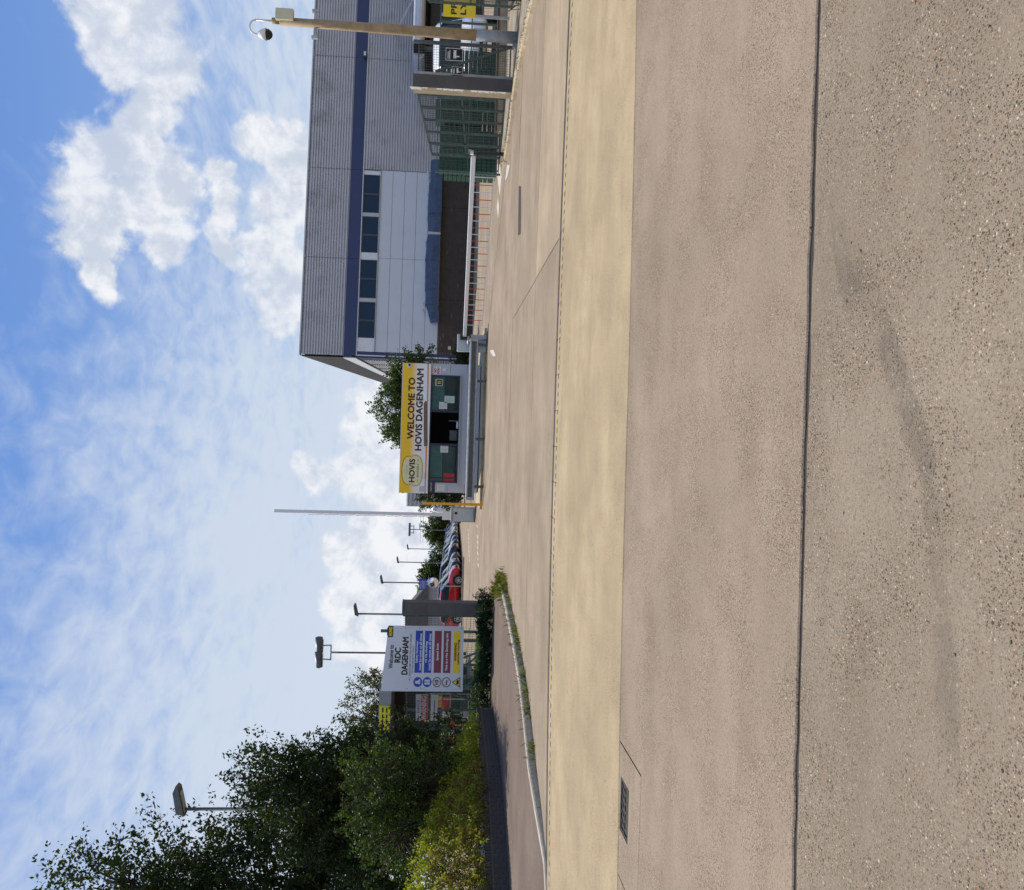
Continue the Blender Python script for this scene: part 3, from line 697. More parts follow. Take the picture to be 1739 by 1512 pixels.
# clipped hedge on the wall: sloping lit face of yellow-green leaves, browner towards the near end
def hedge():
    r = thing('hedge', 'bright yellow-green clipped hedge growing over the low brick wall', 'hedge', (-8.2, 18.2, 0))
    for part, m, lo, hi, nn in (('foliage', 'leaf_hedge', .6, 7.6, 1500), ('dry_foliage', 'leaf_brown', 3.2, 7.6, 520)):
        cs = []; ds = []
        for i in range(nn):
            s_ = rng.uniform(lo, hi); p, d = wpt(s_); n2 = Vector((d.y, -d.x, 0)); n2 = -n2 if n2.x > 0 else n2
            top = .98+.92*min(1, max(0, (s_-.6)/4.6))
            t = rng.random(); z = .52+(top-.52)*t
            if part == 'dry_foliage': z = .48+(top-.7)*.8*rng.random()**1.3; t = (z-.5)/(top-.5)
            q = p+n2*(.0+1.15*t+rng.normal()*.06+.5*(1 if rng.random() < .25 else 0)*rng.random())
            cs.append((q.x+8.2, q.y-18.2, z+rng.normal()*.03)); dd = -n2*.6+Vector((0, 0, .6))+Vector(rng.normal(0, .4, 3)); ds.append(dd.normalized())
        V, F = leaves(np.array(cs), np.array(ds), 26, rng.uniform(.1, .26, nn), .055, .05, .62)
        link(part, npmesh(part, V, F), m, r)
    mb = MB()
    for i in range(34):
        p, d = wpt(.8+i*.2); n2 = Vector((d.y, -d.x, 0)); n2 = -n2 if n2.x > 0 else n2
        b = p+n2*.55; q = p+n2*rng.uniform(.3, .8); mb.tube([(b.x+8.2, b.y-18.2, -.03), (q.x+8.2, q.y-18.2, .7+rng.random()*.4)], [.014, .006], 5)
    mb.build('stems', 'bark', r)
hedge()
# bed of soil behind the wall and under the shrubs
bed = MB(); vs = []
for i in range(31):
    p, d = wpt(ss[-1]*i/30); n2 = Vector((d.y, -d.x, 0)); n2 = -n2 if n2.x > 0 else n2
    a = p+n2*.21; b = p+n2*7; vs += [(a.x, a.y, .10), (b.x, b.y, .10)]
bed.add(vs, [(2*i, 2*i+1, 2*i+3, 2*i+2) for i in range(30)])
struct(bed.build('planting_bed', 'soil'))
# weeds and grass round the left gate pillar
def wl(a, b):                                   # between two points
    def f():
        t = rng.random(); return (a[0]+(b[0]-a[0])*t+rng.normal()*.18, a[1]+(b[1]-a[1])*t+rng.normal()*.22, .08)
    return f
vg = MB().add([(-4.0, 23.3, .06), (-3.9, 24.4, .03), (-4.4, 25.6, .03), (-9.6, 31.5, .03), (-12.5, 31.5, .03), (-7.2, 22.2, .08), (-6.2, 23.0, .10), (-4.9, 23.4, .10)], [(0, 1, 2, 3, 4, 5, 6, 7)])
struct(vg.build('verge', 'soil'))
n_c = 620; cs = []; ds = []
for i in range(n_c):
    t = rng.random()**.9; h = rng.random()
    a = Vector((-3.95, 23.55)); b = Vector((-6.9, 23.4)); c = a.lerp(b, t)
    cs.append((c.x+rng.normal()*.12, c.y+rng.normal()*.18, .08+h*(.30+.10*math.sin(9*t)))); ds.append(Vector((rng.normal()*.5, rng.normal()*.5, .8)).normalized())
V, F = leaves(np.array(cs), np.array(ds), 18, rng.uniform(.06, .2, n_c), .05, .06, .55); V[:, 2] = np.maximum(V[:, 2], .05)
tag(link('nettle_bed', npmesh('nettle_bed', V, F), 'nettle'), 'dark leafy weeds round the foot of the grey gate pillar', 'weeds', kind='stuff')
def gpt():
    t = rng.random(); return (-5.6-4.6*t+rng.normal()*.15, 27.0+4.3*t-rng.random()*.25+rng.random()*1.9-.3, .03)
blades(5200, gpt, .10, .28, .012, 'grass', 'grass', 'bright green mown grass behind the mesh fence', 'grass', .7)

# ------------------------------------------------------------------ left gate pillar, fence, site sign
def profile_post(name, m, parent, a, b, wd, dp): return MB().bar(a, b, wd, dp).build(name, m, parent, bevel=.006)
pl_ = thing('gate_pillar', 'square dark grey weathered gate pillar rising from the nettles', 'pillar', (-4.50, 24.45, 0), R_(-4))
sh = MB(); sh.box(-.17, -.17, 0, .17, .17, 2.44); sh.build('shaft', 'pillar_dark', pl_, bevel=.015)
MB().box(-.175, -.175, 2.441, .175, .175, 2.50).build('cap', 'pillar_dark', pl_, bevel=.012)
for z in (.5, 1.95): MB().box(-.215, -.05, z, -.172, .05, z+.09).build('hinge', 'steel_dark', pl_)

FA, FB = Vector((-4.75, 24.85, 0)), Vector((-9.55, 29.75, 0)); FD = (FB-FA).normalized(); FL = (FB-FA).length
fence = thing('mesh_fence', 'green mesh security fence with braced posts behind the site sign', 'fence', FA, math.atan2(FD.y, FD.x))
for s_ in (.06, 1.35, 2.7, 4.1, 5.5, 6.8): 
    MB().box(s_-.035, -.03, -.02, s_+.035, .03, 2.5).build('post', 'steel_green', fence)
for s_ in (2.7, 4.1): MB().bar((s_, .033, 1.35), (s_+(-.95 if s_ < 3 else .95), .033, .06), .05, .05).build('brace', 'steel_green', fence)
for z in (.14, 1.28, 2.40): MB().box(.1, .031, z, 6.76, .055, z+.035).build('rail', 'steel_green', fence)
mb = MB(); k = .1
while k < 6.78: mb.box(k, -.042, .08, k+.007, -.034, 2.48); k += .10
for z in np.arange(.1, 2.48, .10): mb.box(.07, -.05, z, 6.8, -.043, z+.007)
tag(mb.build('mesh_wire', 'wire', fence), None, kind='stuff')
def fpl(px, py):                                # point on the fence plane, in fence coordinates
    r = ray(px, py); nrm = Vector((-FD.y, FD.x, 0)); t = (FA-Vector((0, 0, CAMZ))).dot(nrm)/r.dot(nrm); p = Vector((0, 0, CAMZ))+r*t
    return (p-FA).dot(FD), p.z

SA, SB = Vector((-6.66, 23.95, 0)), Vector((-5.02, 24.50, 0)); SD = (SB-SA).normalized()
sg = thing('site_sign', 'large white welcome sign board with blue, maroon and yellow safety panels', 'sign', (SA+SB)/2, math.atan2(SD.y, SD.x))
zt, zb = at(653, 1115, 24.2).z, at(787, 1115, 24.2).z; W2 = (SB-SA).length/2; Hh = zt-zb
MB().add([(-W2, 0, zb), (W2, 0, zb), (W2, 0, zt-.07), (-W2, 0, zt+.06), (-W2, .02, zb), (W2, .02, zb), (W2, .02, zt-.07), (-W2, .02, zt+.06)], [(0,1,2,3),(7,6,5,4),(0,4,5,1),(1,5,6,2),(2,6,7,3),(3,7,4,0)]).build('board', 'sign_white', sg)
for x in (-W2+.12, W2-.14): 
    MB().box(x-.04, .021, -.02, x+.04, .09, zt+.14).build('post', 'steel_green', sg)
    mb = MB()
    for k in range(4): mb.box(x-.045, .018, zt+.02+k*.03, x+.045, .0205, zt+.04+k*.03)
MB().bar((-.2, .05, .75), (.35, .05, .1), .05, .05).build('brace', 'steel_green', sg)
MB().bar((-W2+.16, .05, .72), (-W2+.62, .05, .02), .05, .05).build('brace', 'steel_green', sg)
# measured from the photograph: u 0..1 left to right, v 0..1 top to bottom
UX = lambda u: -W2+2*W2*u
VZ = lambda v: zt-(zt-zb)*v
text(sg, 'Welcome to', 'black', UX(.52), VZ(.082), .62, .115, fat=.03)
text(sg, 'RDC', 'black', UX(.545), VZ(.165), .38, .155, bold=.012)
text(sg, 'DAGENHAM', 'black', UX(.535), VZ(.258), .98, .155, bold=.012)
text(sg, 'ALL PERSONNEL & VISITORS MUST REPORT', 'black', UX(.52), VZ(.325), 1.25, .045)
text(sg, 'TO THE SECURITY OFFICE', 'black', UX(.48), VZ(.36), .72, .045)
def panel(v, m, lines, tm='sign_white', h=.092):
    MB().box(UX(.28), -.004, VZ(v+h/2), UX(.925), -.0005, VZ(v-h/2)).build('safety_panel', m, sg)
    for (s, dv, wd, hh) in lines: text(sg, s, tm, UX(.60), VZ(v+dv), wd*2*W2, hh, y=-.0042, ext=.002, bold=.006)
panel(.430, 'blue_print', [('Safety footwear', -.020, .34, .068), ('must be worn at all times', .021, .56, .068)])
panel(.548, 'blue_print', [('Hi Vis clothing', -.020, .32, .068), ('must be worn at all times', .021, .56, .068)])
panel(.672, 'maroon', [('Speed limit', 0, .26, .075)])
panel(.790, 'maroon', [('This is a No Smoking site', 0, .58, .075)])
panel(.915, 'yellow', [('WARNING', -.018, .28, .065), ('vehicles moving', .022, .38, .06)], 'black')
def disc(parent, cx, cz, r0, m, y0, th=.003, r1=0, n=28, name='pictogram', sx=1.0):
    mb = MB(); o = [(cx+sx*r0*math.cos(2*math.pi*k/n), cz+r0*math.sin(2*math.pi*k/n)) for k in range(n)]
    if not r1: mb.prism(o, y0-th, y0)
    else:
        i_ = [(cx+sx*r1*math.cos(2*math.pi*k/n), cz+r1*math.sin(2*math.pi*k/n)) for k in range(n)]
        for k in range(n): mb.prism([o[k], o[(k+1) % n], i_[(k+1) % n], i_[k]], y0-th, y0)
    return mb.build(name, m, parent)
ux = UX(.14)
d1 = disc(sg, ux, VZ(.430), .118, 'blue_print', -.0005, sx=1.1)
MB().prism([(ux-.035, VZ(.43)+.07), (ux+.03, VZ(.43)+.07), (ux+.03, VZ(.43)-.005), (ux+.075, VZ(.43)-.035), (ux+.075, VZ(.43)-.065), (ux-.055, VZ(.43)-.065), (ux-.05, VZ(.43))], -.006, -.004).build('boot', 'sign_white', d1)
d2 = disc(sg, ux, VZ(.548), .118, 'blue_print', -.0005, sx=1.1)
mb = MB(); mb.box(ux-.065, -.006, VZ(.548)-.075, ux-.008, -.004, VZ(.548)+.07); mb.box(ux+.008, -.006, VZ(.548)-.075, ux+.065, -.004, VZ(.548)+.07); mb.box(ux-.065, -.008, VZ(.548)-.02, ux+.065, -.0062, VZ(.548)-.008); mb.build('waistcoat', 'sign_white', d2)
d3 = disc(sg, ux, VZ(.672), .118, 'maroon', -.0005, .004, .098, sx=1.1); text(d3, '10', 'black', ux, VZ(.672)+.015, .115, .09, y=-.002, bold=.01); MB().box(ux-.04, -.004, VZ(.672)-.06, ux+.04, -.002, VZ(.672)-.05).build('underline', 'black', d3)
d4 = disc(sg, ux, VZ(.790), .118, 'maroon', -.0005, .004, .098, sx=1.1)
MB().bar((ux-.08, -.006, VZ(.79)+.075), (ux+.08, -.006, VZ(.79)-.075), .003, .02, (0, 1, 0)).build('bar', 'maroon', d4)
MB().box(ux-.07, -.004, VZ(.79)-.02, ux+.055, -.002, VZ(.79)+.003).build('cigarette', 'black', d4)
c = VZ(.915); tri = MB().prism([(ux-.14, c-.11), (ux+.14, c-.11), (ux, c+.12)], -.004, -.0005).build('pictogram', 'black', sg)
MB().prism([(ux-.105, c-.092), (ux+.105, c-.092), (ux, c+.085)], -.006, -.0042).build('triangle', 'yellow', tri)
MB().prism([(ux-.05, c-.07), (ux+.06, c-.07), (ux+.06, c-.03), (ux+.03, c-.005), (ux-.05, c-.005)], -.008, -.0062).build('vehicle_mark', 'black', tri)
lx, lz = UX(.905), VZ(.060)
bd = MB().prism([(lx-.145, lz-.075), (lx+.145, lz-.075), (lx+.155, lz+.05), (lx+.09, lz+.09), (lx-.09, lz+.09), (lx-.155, lz+.05)], -.004, -.0005).build('badge', 'black', sg)
text(bd, 'HOVIS', 'yellow', lx, lz-.005, .23, .085, y=-.0042, bold=.01)
mb = MB()
for u, v in ((.04, .30), (.045, .47), (.05, .965), (.965, .25), (.965, .43), (.97, .97)): mb.tube([(UX(u), -.006, VZ(v)), (UX(u), .0, VZ(v))], .012, 8)
mb.build('bolts', 'steel_dark', sg)

# warning sign wired to the fence
u0, z0 = fpl(706, 1220); u1, z1 = fpl(727, 1176)
fs1, fz1 = sorted((u0, u1)), sorted((at(706, 1198, 28.3).z, at(727, 1198, 28.3).z))
ws = thing('warning_sign', 'white sign with a red WARNING band fixed to the mesh fence', 'sign', FA+FD*((u0+u1)/2)+Vector((FD.y, -FD.x, 0))*-.075, math.atan2(FD.y, FD.x)+math.pi)
hw = abs(u1-u0)/2
MB().box(-hw, -.012, fz1[0], hw, 0, fz1[1]).build('board', 'sign_white', ws)
zr = fz1[0]+(fz1[1]-fz1[0])*.58
MB().box(-hw+.01, -.016, fz1[0]+.01, hw-.01, -.0125, zr).build('red_band', 'red', ws)
text(ws, 'WARNING', 'sign_white', .0, (zr+fz1[0])/2+.02, hw*1.8, .15, y=-.0162, bold=.015)
text(ws, 'KINGS', 'black', .1, (zr+fz1[1])/2, hw*1.0, .07, y=-.0122)
MB().box(-hw*.97, -.012, fz1[0]-.30, hw*.97, 0, fz1[0]-.09).build('lower_board', 'sign_white', ws)
MB().box(-hw*.5, -.014, fz1[0]-.21, hw*.6, -.0122, fz1[0]-.185).build('small_print', 'black', ws)

# ------------------------------------------------------------------ guard booth on its island
isl = MB().prism([(-2.4, 32.75), (-2.2, 32.62), (3.6, 32.62), (4.3, 33.0), (4.3, 37.8), (-2.4, 37.8)], -.03, .10, 'z')
isl = struct(isl.build('kerbed_island', 'kerb_sand', bevel=.02))
BY = 34.5
bo = thing('guard_booth', 'grey gatehouse booth with navy window frames under the yellow banner', 'booth', (.55, BY, .10))
bz = lambda z: z-.10
X0, X1, D = -2.46, 2.50, 2.6              # local extents
w0, w1, wz0, wz1 = -2.08, 2.06, .90, 2.02
wb = MB(); wb.box(X0, 0, bz(.135), X1, .06, bz(wz0)); wb.box(X0, 0, bz(wz0)+.0005, w0, .06, bz(2.12)); wb.box(w1, 0, bz(wz0)+.0005, X1, .06, bz(2.12))
wb.box(X0, .061, bz(.135), X0+.06, D, bz(2.12)); wb.box(X1-.06, .061, bz(.135), X1, D, bz(2.12)); wb.box(X0+.061, D-.06, bz(.135), X1-.061, D, bz(2.12))
wb.build('wall', 'booth_wall', bo)
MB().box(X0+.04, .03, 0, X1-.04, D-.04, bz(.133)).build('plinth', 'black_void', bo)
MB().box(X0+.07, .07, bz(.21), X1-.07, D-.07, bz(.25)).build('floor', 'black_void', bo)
MB().box(X0-.06, -.10, bz(2.93), X1+.06, D+.06, bz(3.02)).build('roof', 'steel_dark', bo)
MB().box(X0-.01, .02, bz(2.121), X1+.01, D, bz(2.92)).build('roof_skirt', 'steel_dark', bo)
MB().box(X0, -.02, bz(2.02), X1, -.001, bz(2.14)).build('fascia', 'navy', bo)
for xa, xb in ((X0, w0-.25), (w1+.25, X1)):
    pass
mb = MB()
for z in (.62, 1.28): 
    mb.box(X0+.02, -.004, bz(z), w0-.08, -.001, bz(z)+.012); mb.box(w1+.10, -.004, bz(z), X1-.02, -.001, bz(z)+.012)
mb.build('panel_joint', 'steel_dark', bo)
MB().box(w0-.12, -.09, bz(.865), w1+.04, -.001, bz(.90)).build('sill', 'booth_wall', bo)
# three windows: two glazed, the middle one slid open
def window(xa, xb, glazed, z0=.905, z1=2.015, fr=.055):
    r = MB(); za, zb_ = bz(z0), bz(z1)
    r.box(xa, -.035, za, xb, .045, za+fr); r.box(xa, -.035, zb_-fr, xb, .045, zb_); r.box(xa, -.035, za+fr, xa+fr, .045, zb_-fr); r.box(xb-fr, -.035, za+fr, xb, .045, zb_-fr)
    o = r.build('window', 'navy', bo)
    if glazed: MB().box(xa+fr, .002, za+fr, xb-fr, .010, zb_-fr).build('pane', 'glass_booth', o)
    return o
window(w0, -.60, True); window(-.599, .66, False, fr=.03); wr = window(.661, w1, True)
for xa, xb in ((w0+.06, -.66), (.72, w1-.06)): MB().box(xa, .03, bz(1.50), xb, .036, bz(1.96)).build('teal_sheet', 'teal_sheet', bo)  # pale teal sheet behind the upper part of each glazed window
# a bar of the opening sash at the left window and the things inside
MB().box(w0+.16, -.03, bz(.965), w0+.20, .03, bz(1.955)).build('mullion', 'navy', bo)
inn = MB(); inn.box(X0+.08, .12, bz(.86), X1-.08, .55, bz(.90)); inn.build('desk', 'steel_dark', bo)
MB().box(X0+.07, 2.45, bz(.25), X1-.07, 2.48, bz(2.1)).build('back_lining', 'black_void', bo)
MB().box(X0+.07, .08, bz(2.06), X1-.07, 2.5, bz(2.10)).build('ceiling', 'booth_wall', bo)
o = MB().box(.02, .18, bz(.901), .30, .40, bz(1.0)).build('telephone', 'white_clean', bo, bevel=.02); MB().box(.30, .30, bz(.901), .34, .34, bz(1.3)).build('desk_lamp', 'steel_dark', bo)
MB().box(-.45, .35, bz(.96), -.05, .39, bz(1.25)).build('monitor', 'steel_dark', bo, bevel=.01)
MB().box(w0+.3, 1.6, bz(1.0), -.7, 1.64, bz(1.45)).build('notice_board', 'cabinet_pale', bo)
for (xa, za, xb, zb_, m, nm) in ((.76, 1.38, 1.03, 1.69, 'paper', 'notice'), (1.0, 1.10, 1.27, 1.49, 'paper_green', 'notice'), (-.92, 1.29, -.66, 1.59, 'paper', 'notice'), (-2.02, 1.02, -1.72, 1.44, 'red_dark', 'notice')):
    o = MB().box(xa, -.003, bz(za), xb, .0005, bz(zb_)).build(nm, m, bo)
    if m != 'red_dark':
        t_ = MB()
        for k in range(5): t_.box(xa+.05, -.0045, bz(zb_)-.07-k*.045, xb-.05-.04*(k % 3), -.0032, bz(zb_)-.062-k*.045)
        t_.build('print', 'steel_dark', o)
o = MB().box(1.64, -.006, bz(1.57), 1.91, .0005, bz(1.86)).build('hazard_notice', 'alu', bo)
MB().box(1.67, -.009, bz(1.60), 1.88, -.0062, bz(1.81)).build('print', 'black', o); MB().box(1.73, -.011, bz(1.64), 1.76, -.0092, bz(1.77)).build('mark', 'hi_yellow', o); MB().box(1.79, -.011, bz(1.64), 1.82, -.0092, bz(1.77)).build('mark', 'hi_yellow', o)
o = MB().box(2.08, -.008, bz(1.67), 2.39, -.001, bz(1.95)).build('no_entry_sign', 'white_clean', bo); text(o, 'NO', 'red_dark', 2.235, bz(1.87), .15, .085, y=-.0082, bold=.008); text(o, 'ENTRY', 'red_dark', 2.235, bz(1.75), .25, .085, y=-.0082, bold=.008)
MB().box(2.22, -.006, bz(1.48), 2.32, -.001, bz(1.58)).build('switch_plate', 'white_clean', bo)
o = MB().box(-2.50, -.03, bz(1.76), -2.03, -.021, bz(2.07)).build('instruction_sign', 'navy', bo)
for s, z, wd in (('VISITORS', 1.905, .34),): text(o, s, 'white_clean', -2.26, bz(z), wd, .055, y=-.0302)
o = MB().box(-2.38, -.006, bz(1.40), -2.16, -.001, bz(1.68)).build('notice', 'paper', bo)
t_ = MB()
for k in range(5): t_.box(-2.34, -.008, bz(1.63)-k*.045, -2.20, -.0062, bz(1.638)-k*.045)
t_.build('print', 'steel_galv', o)
MB().box(2.30, .5, bz(2.14), 2.62, .9, bz(2.30)).build('gutter_box', 'steel_galv', bo)

# banner
bn = thing('banner', 'long white and yellow welcome banner with a loaf logo on the booth roof edge', 'banner', (.55, BY-.16, 2.05))
B0, B1 = -2.50, 2.47; bh = 1.05
def bannermat():
    m = bpy.data.materials.new('banner_print'); m.use_nodes = True; t = NT(m.node_tree); b = t.n['Principled BSDF']
    oc = t.new('ShaderNodeTexCoord').outputs['Object']; sp = t.new('ShaderNodeSeparateXYZ'); t.l.new(oc, sp.inputs[0])
    h = t.m('DIVIDE', sp.outputs[2], bh)
    f = t.ramp(t.m('ADD', h, t.m('MULTIPLY', t.m('SUBTRACT', t.noise(oc, 3, 2), .5), .08)), .36, .72)
    c = t.mix(f, (.88, .88, .87), (.95, .60, .018))
    c = t.mix(t.ramp(t.noise(oc, 9, 3), .6, .72, 0, .25), c, (.85, .46, .015))
    t.put(b.inputs['Base Color'], c); b.inputs['Roughness'].default_value = .45
    return m
M['banner'] = bannermat()
MB().box(B0, -.012, 0, B1, .03, bh).build('sheet', 'banner', bn)
mb = MB(); mb.box(B0-.02, -.02, bh+.001, B1+.02, .05, bh+.025); mb.box(B0-.02, -.02, -.02, B1+.02, .05, -.001); mb.build('frame', 'white', bn)
text(bn, 'WELCOME TO', 'brown_text', 1.29-.55, 2.75-2.05, 2.33, .235, y=-.0122, bold=.02)
text(bn, 'HOVIS DAGENHAM', 'brown_text', 1.25-.55, 2.44-2.05, 3.12, .235, y=-.0122, bold=.02)
# loaf-shaped badge
def loaf(cx, cz, a, b, grow):
    pts = []
    for k in range(56):
        t = 2*math.pi*k/56; x, z = math.cos(t), math.sin(t)
        r = (abs(x)**3.6+abs(z)**3.0)**(-1/3.3)
        px_, pz_ = a*x*r, b*z*r
        if pz_ > 0: pz_ *= 1.0; px_ *= .90+.10*abs(z)
        pin = math.exp(-((pz_-.05)/.07)**2)*(abs(x) > .75)
        px_ *= 1-.05*pin
        pz_ += .04*(1-(px_/a)**2) if pz_ > 0 else 0
        s_ = 1+grow/max(.2, math.hypot(px_, pz_)); pts.append((cx+px_*s_, cz+pz_*s_))
    return pts
lcx, lcz = -1.09-.55, 2.62-2.05
MB().prism(loaf(lcx, lcz, .56, .34, .045), -.016, -.0125).build('loaf_outline', 'brown_text', bn)
MB().prism(loaf(lcx, lcz, .56, .34, .03), -.019, -.0162).build('loaf_crust', 'yellow', bn)
MB().prism(loaf(lcx, lcz, .56, .34, -.005), -.022, -.0192).build('loaf_face', 'cream', bn)
text(bn, 'HOVIS', 'brown_text', lcx, lcz+.03, .88, .20, y=-.0222, bold=.02)
text(bn, 'BAKERY', 'brown_text', lcx+.02, lcz-.19, .52, .075, y=-.0222)
mb = MB(); mb.box(lcx-.44, -.024, lcz-.195, lcx-.32, -.0222, lcz-.185); mb.box(lcx+.34, -.024, lcz-.195, lcx+.46, -.0222, lcz-.185); mb.box(lcx-.2, -.024, lcz+.235, lcx-.08, -.0222, lcz+.243); mb.box(lcx+.10, -.024, lcz+.235, lcx+.22, -.0222, lcz+.243)
for a in range(5): mb.bar((lcx-.04+.02*a, -.023, lcz+.19), (lcx-.07+.035*a, -.023, lcz+.26), .002, .008, (0, 1, 0))
mb.build('logo_rules', 'brown_text', bn)
mb = MB()                                       # scatter of little bread and wheat strokes along the yellow top
for i in range(46):
    x = B0+.15+(B1-B0-.3)*i/46+rng.normal()*.03; z = .80+rng.random()*.2; L_ = .03+.05*rng.random(); a = rng.random()*3.1
    if -2.3 < x < -1.05 and z < .98: continue
    pts = [(x+L_*math.cos(a+q)*.8, -.0128, z+L_*math.sin(a+q)*.5) for q in (0, .5, 1., 1.5)]
    for p, q in zip(pts[:-1], pts[1:]): mb.bar(p, q, .0015, .010, (0, 1, 0))
mb.build('wheat_strokes', 'orange', bn)
MB().add([(B0, -.0135, .055), (-.72, -.0135, .045), (-.72, -.0135, .105), (B0, -.0135, .10)], [(0, 1, 2, 3)]).build('orange_stripe', 'orange', bn)
MB().add([(1.03, -.0135, .055), (B1, -.0135, .075), (B1, -.0135, .13), (1.03, -.0135, .105)], [(0, 1, 2, 3)]).build('orange_stripe', 'orange', bn)
br = MB(); br.prism([(-.70, .03), (-.70, .17), (.0, .20), (.95, .225), (1.03, .18), (1.03, .08), (.2, .06)], -.017, -.0138); br.build('worn_patch', 'brown_rust', bn)
MB().box(B0+.06, -.03, .08, B0+.27, -.0125, .30).build('speaker_plate', 'cabinet_pale', bn)
d = disc(bn, B1-.10, bh-.22, .085, 'white_clean', -.0125, .05, name='camera_mount'); disc(d, B1-.08, bh-.24, .045, 'black', -.063, .04, name='lens')
mb = MB(); mb.box(-1.93, -.12, .10, -1.70, -.0125, .19); mb.build('camera', 'white_clean', bn, bevel=.02); 

# cctv, guard rail, yellow post, barriers
gr_ = thing('guard_rail', 'galvanised W-beam guard rail on stub posts in front of the booth', 'guard rail', (.8, 32.3, 0))
prof = [(0, .30), (-.06, .31), (-.08, .335), (-.08, .37), (0, .40), (0, .52), (-.08, .55), (-.08, .585), (-.06, .61), (0, .62)]
def wbeam(xa, xb): 
    mb = MB(); n = len(prof); vs = [(xa, y, z+.02) for y, z in prof]+[(xb, y, z+.02) for y, z in prof]
    mb.add(vs, [(i, i+1, n+i+1, n+i) for i in range(n-1)]); o = mb.build('beam', 'steel_galv', gr_)
    s_ = o.modifiers.new('sheet', 'SOLIDIFY'); s_.thickness = .006; MB().box(xa, -.012, .425, xb, -.007, .535).build('dark_groove_strip', 'steel_dark', gr_); return o  # darker strip laid along the middle groove of the beam
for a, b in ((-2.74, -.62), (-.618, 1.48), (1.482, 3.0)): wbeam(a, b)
for x in (-2.74, 3.0):
    mb = MB(); mb.box(x-.10, -.095, .32, x+.02, .006, .65); mb.build('end_shoe', 'steel_galv', gr_, bevel=.03)
for x in (-2.35, -.62, 1.48, 2.80): MB().box(x-.05, .008, -.03, x+.05, .09, .62).build('post', 'steel_dark', gr_, bevel=.008)
mb = MB()
for x in (-2.5, -.75, -.5, 1.35, 1.6, 2.7):
    for z in (.415, .555): mb.tube([(x, -.082, z), (x, -.055, z)], .014, 6)
mb.build('bolts', 'steel_dark', gr_)
rub = MB(); rub.add([(-2.6, 33.0-32.3-.36, .101), (2.7, 33.0-32.3-.36, .101), (2.7, 33.0-32.3-.22, .101), (-2.6, 33.0-32.3-.22, .101)], [(0, 1, 2, 3)])
cr_ = thing('height_post', 'plain yellow steel post at the end of the guard rail', 'post', (-2.2, 32.35, 0))
MB().box(-.045, -.045, 0, .045, .045, 2.19).build('shaft', 'yellow_post', cr_, bevel=.008); MB().box(-.11, -.11, -.02, .11, .11, .012).build('base_plate', 'yellow_post', cr_); MB().box(.046, -.02, 1.85, .09, .02, 2.0).build('sensor', 'steel_dark', cr_)

ALEN = 7.75
cl = thing('barrier', 'raised barrier with its white boom pointing straight up beside the yellow post', 'barrier', (-3.07, 38.6, 0))
MB().box(-.31, -.18, .02, .31, .18, 1.06).build('cabinet', 'cabinet', cl, bevel=.02); MB().box(-.35, -.22, -.03, .35, .22, .019).build('base_plate', 'steel_dark', cl)
MB().box(-.27, -.188, .10, .27, -.181, .95).build('door', 'cabinet_pale', cl, bevel=.006); MB().box(.02, -.21, .78, .12, -.189, .90).build('lock', 'black', cl)
MB().box(-.38, -.10, .62, -.311, .0, .72).build('sensor', 'black', cl)
arm = MB().box(-.065, -.34, 1.10, .065, -.24, 8.5).build('boom', 'white', cl, bevel=.015)
MB().box(-.22, -.36, 1.07, .14, -.185, 1.42).build('boom_clamp', 'white_clean', cl, bevel=.01)
for k in range(16):                                # folded hanging skirt: red and white bars lying along the boom
    z = 1.5+k*.33; MB().bar((-.085, -.29, z), (-.125, -.29, z+.62), .012, .012).build('skirt_bar', 'red' if k % 2 else 'white', cl)

cb_p = Vector((3.68, 32.75, 0)); tip = Vector((7.72, 24.55, 0)); bd_ = (tip-cb_p); bl = bd_.length; ba = math.atan2(bd_.y, bd_.x)
cr2 = thing('barrier', 'lowered barrier with a white boom and red and white hanging skirt', 'barrier', cb_p)
MB().box(-.31, -.18, .02, .31, .18, 1.09).build('cabinet', 'cabinet_pale', cr2, bevel=.02); MB().box(-.35, -.22, -.03, .35, .22, .019).build('base_plate', 'steel_dark', cr2)
MB().box(.10, -.30, .62, .33, -.181, 1.0).build('boom_clamp', 'black', cr2, bevel=.02)
def bp(s_, z, off=0.): v = Vector((.22, -.25, 0))+Vector((math.cos(ba), math.sin(ba), 0))*s_+Vector((-math.sin(ba), math.cos(ba), 0))*off; return Vector((v.x, v.y, z))
MB().bar(bp(0, .83), bp(bl-.15, .93), .075, .13).build('boom', 'white', cr2, bevel=.015)
zb0 = lambda s_: .79+.10*s_/bl
n_sk = 24; s0, s1 = .75, bl-.95
MB().bar(bp(s0, zb0(s0)-.56), bp(s1, zb0(s1)-.56), .025, .03).build('skirt_rail', 'white', cr2)
for k in range(n_sk+1):
    s_ = s0+(s1-s0)*k/n_sk; MB().bar(bp(s_, zb0(s_)-.56), bp(s_, zb0(s_)-.02), .02, .02).build('skirt_bar', 'red' if k % 2 else 'white', cr2)
MB().bar(bp(bl-.02, .93), bp(bl-.02, 1.02), .10, .10).build('tip_cap', 'white', cr2)
rp = thing('boom_rest', 'black forked rest post holding the tip of the lowered boom', 'post', (tip.x+.22, tip.y-.22, 0), ba)
MB().box(-.03, -.04, -.02, .03, .04, .80).build('post', 'black', rp); MB().box(-.035, -.09, .801, .035, .09, .84).build('fork', 'black', rp)
pj = thing('rail_bracket', 'galvanised pipe bracket clamped across the barrier cabinet and rail end', 'bracket', (3.78, 32.36, 0))
MB().tube([(0, 0, -.02), (0, 0, .72)], .03, 8).build('upright', 'steel_galv', pj, True); MB().tube([(-.18, .0, .70), (.12, -.02, .70)], .04, 8).build('cross_pipe', 'steel_galv', pj, True)
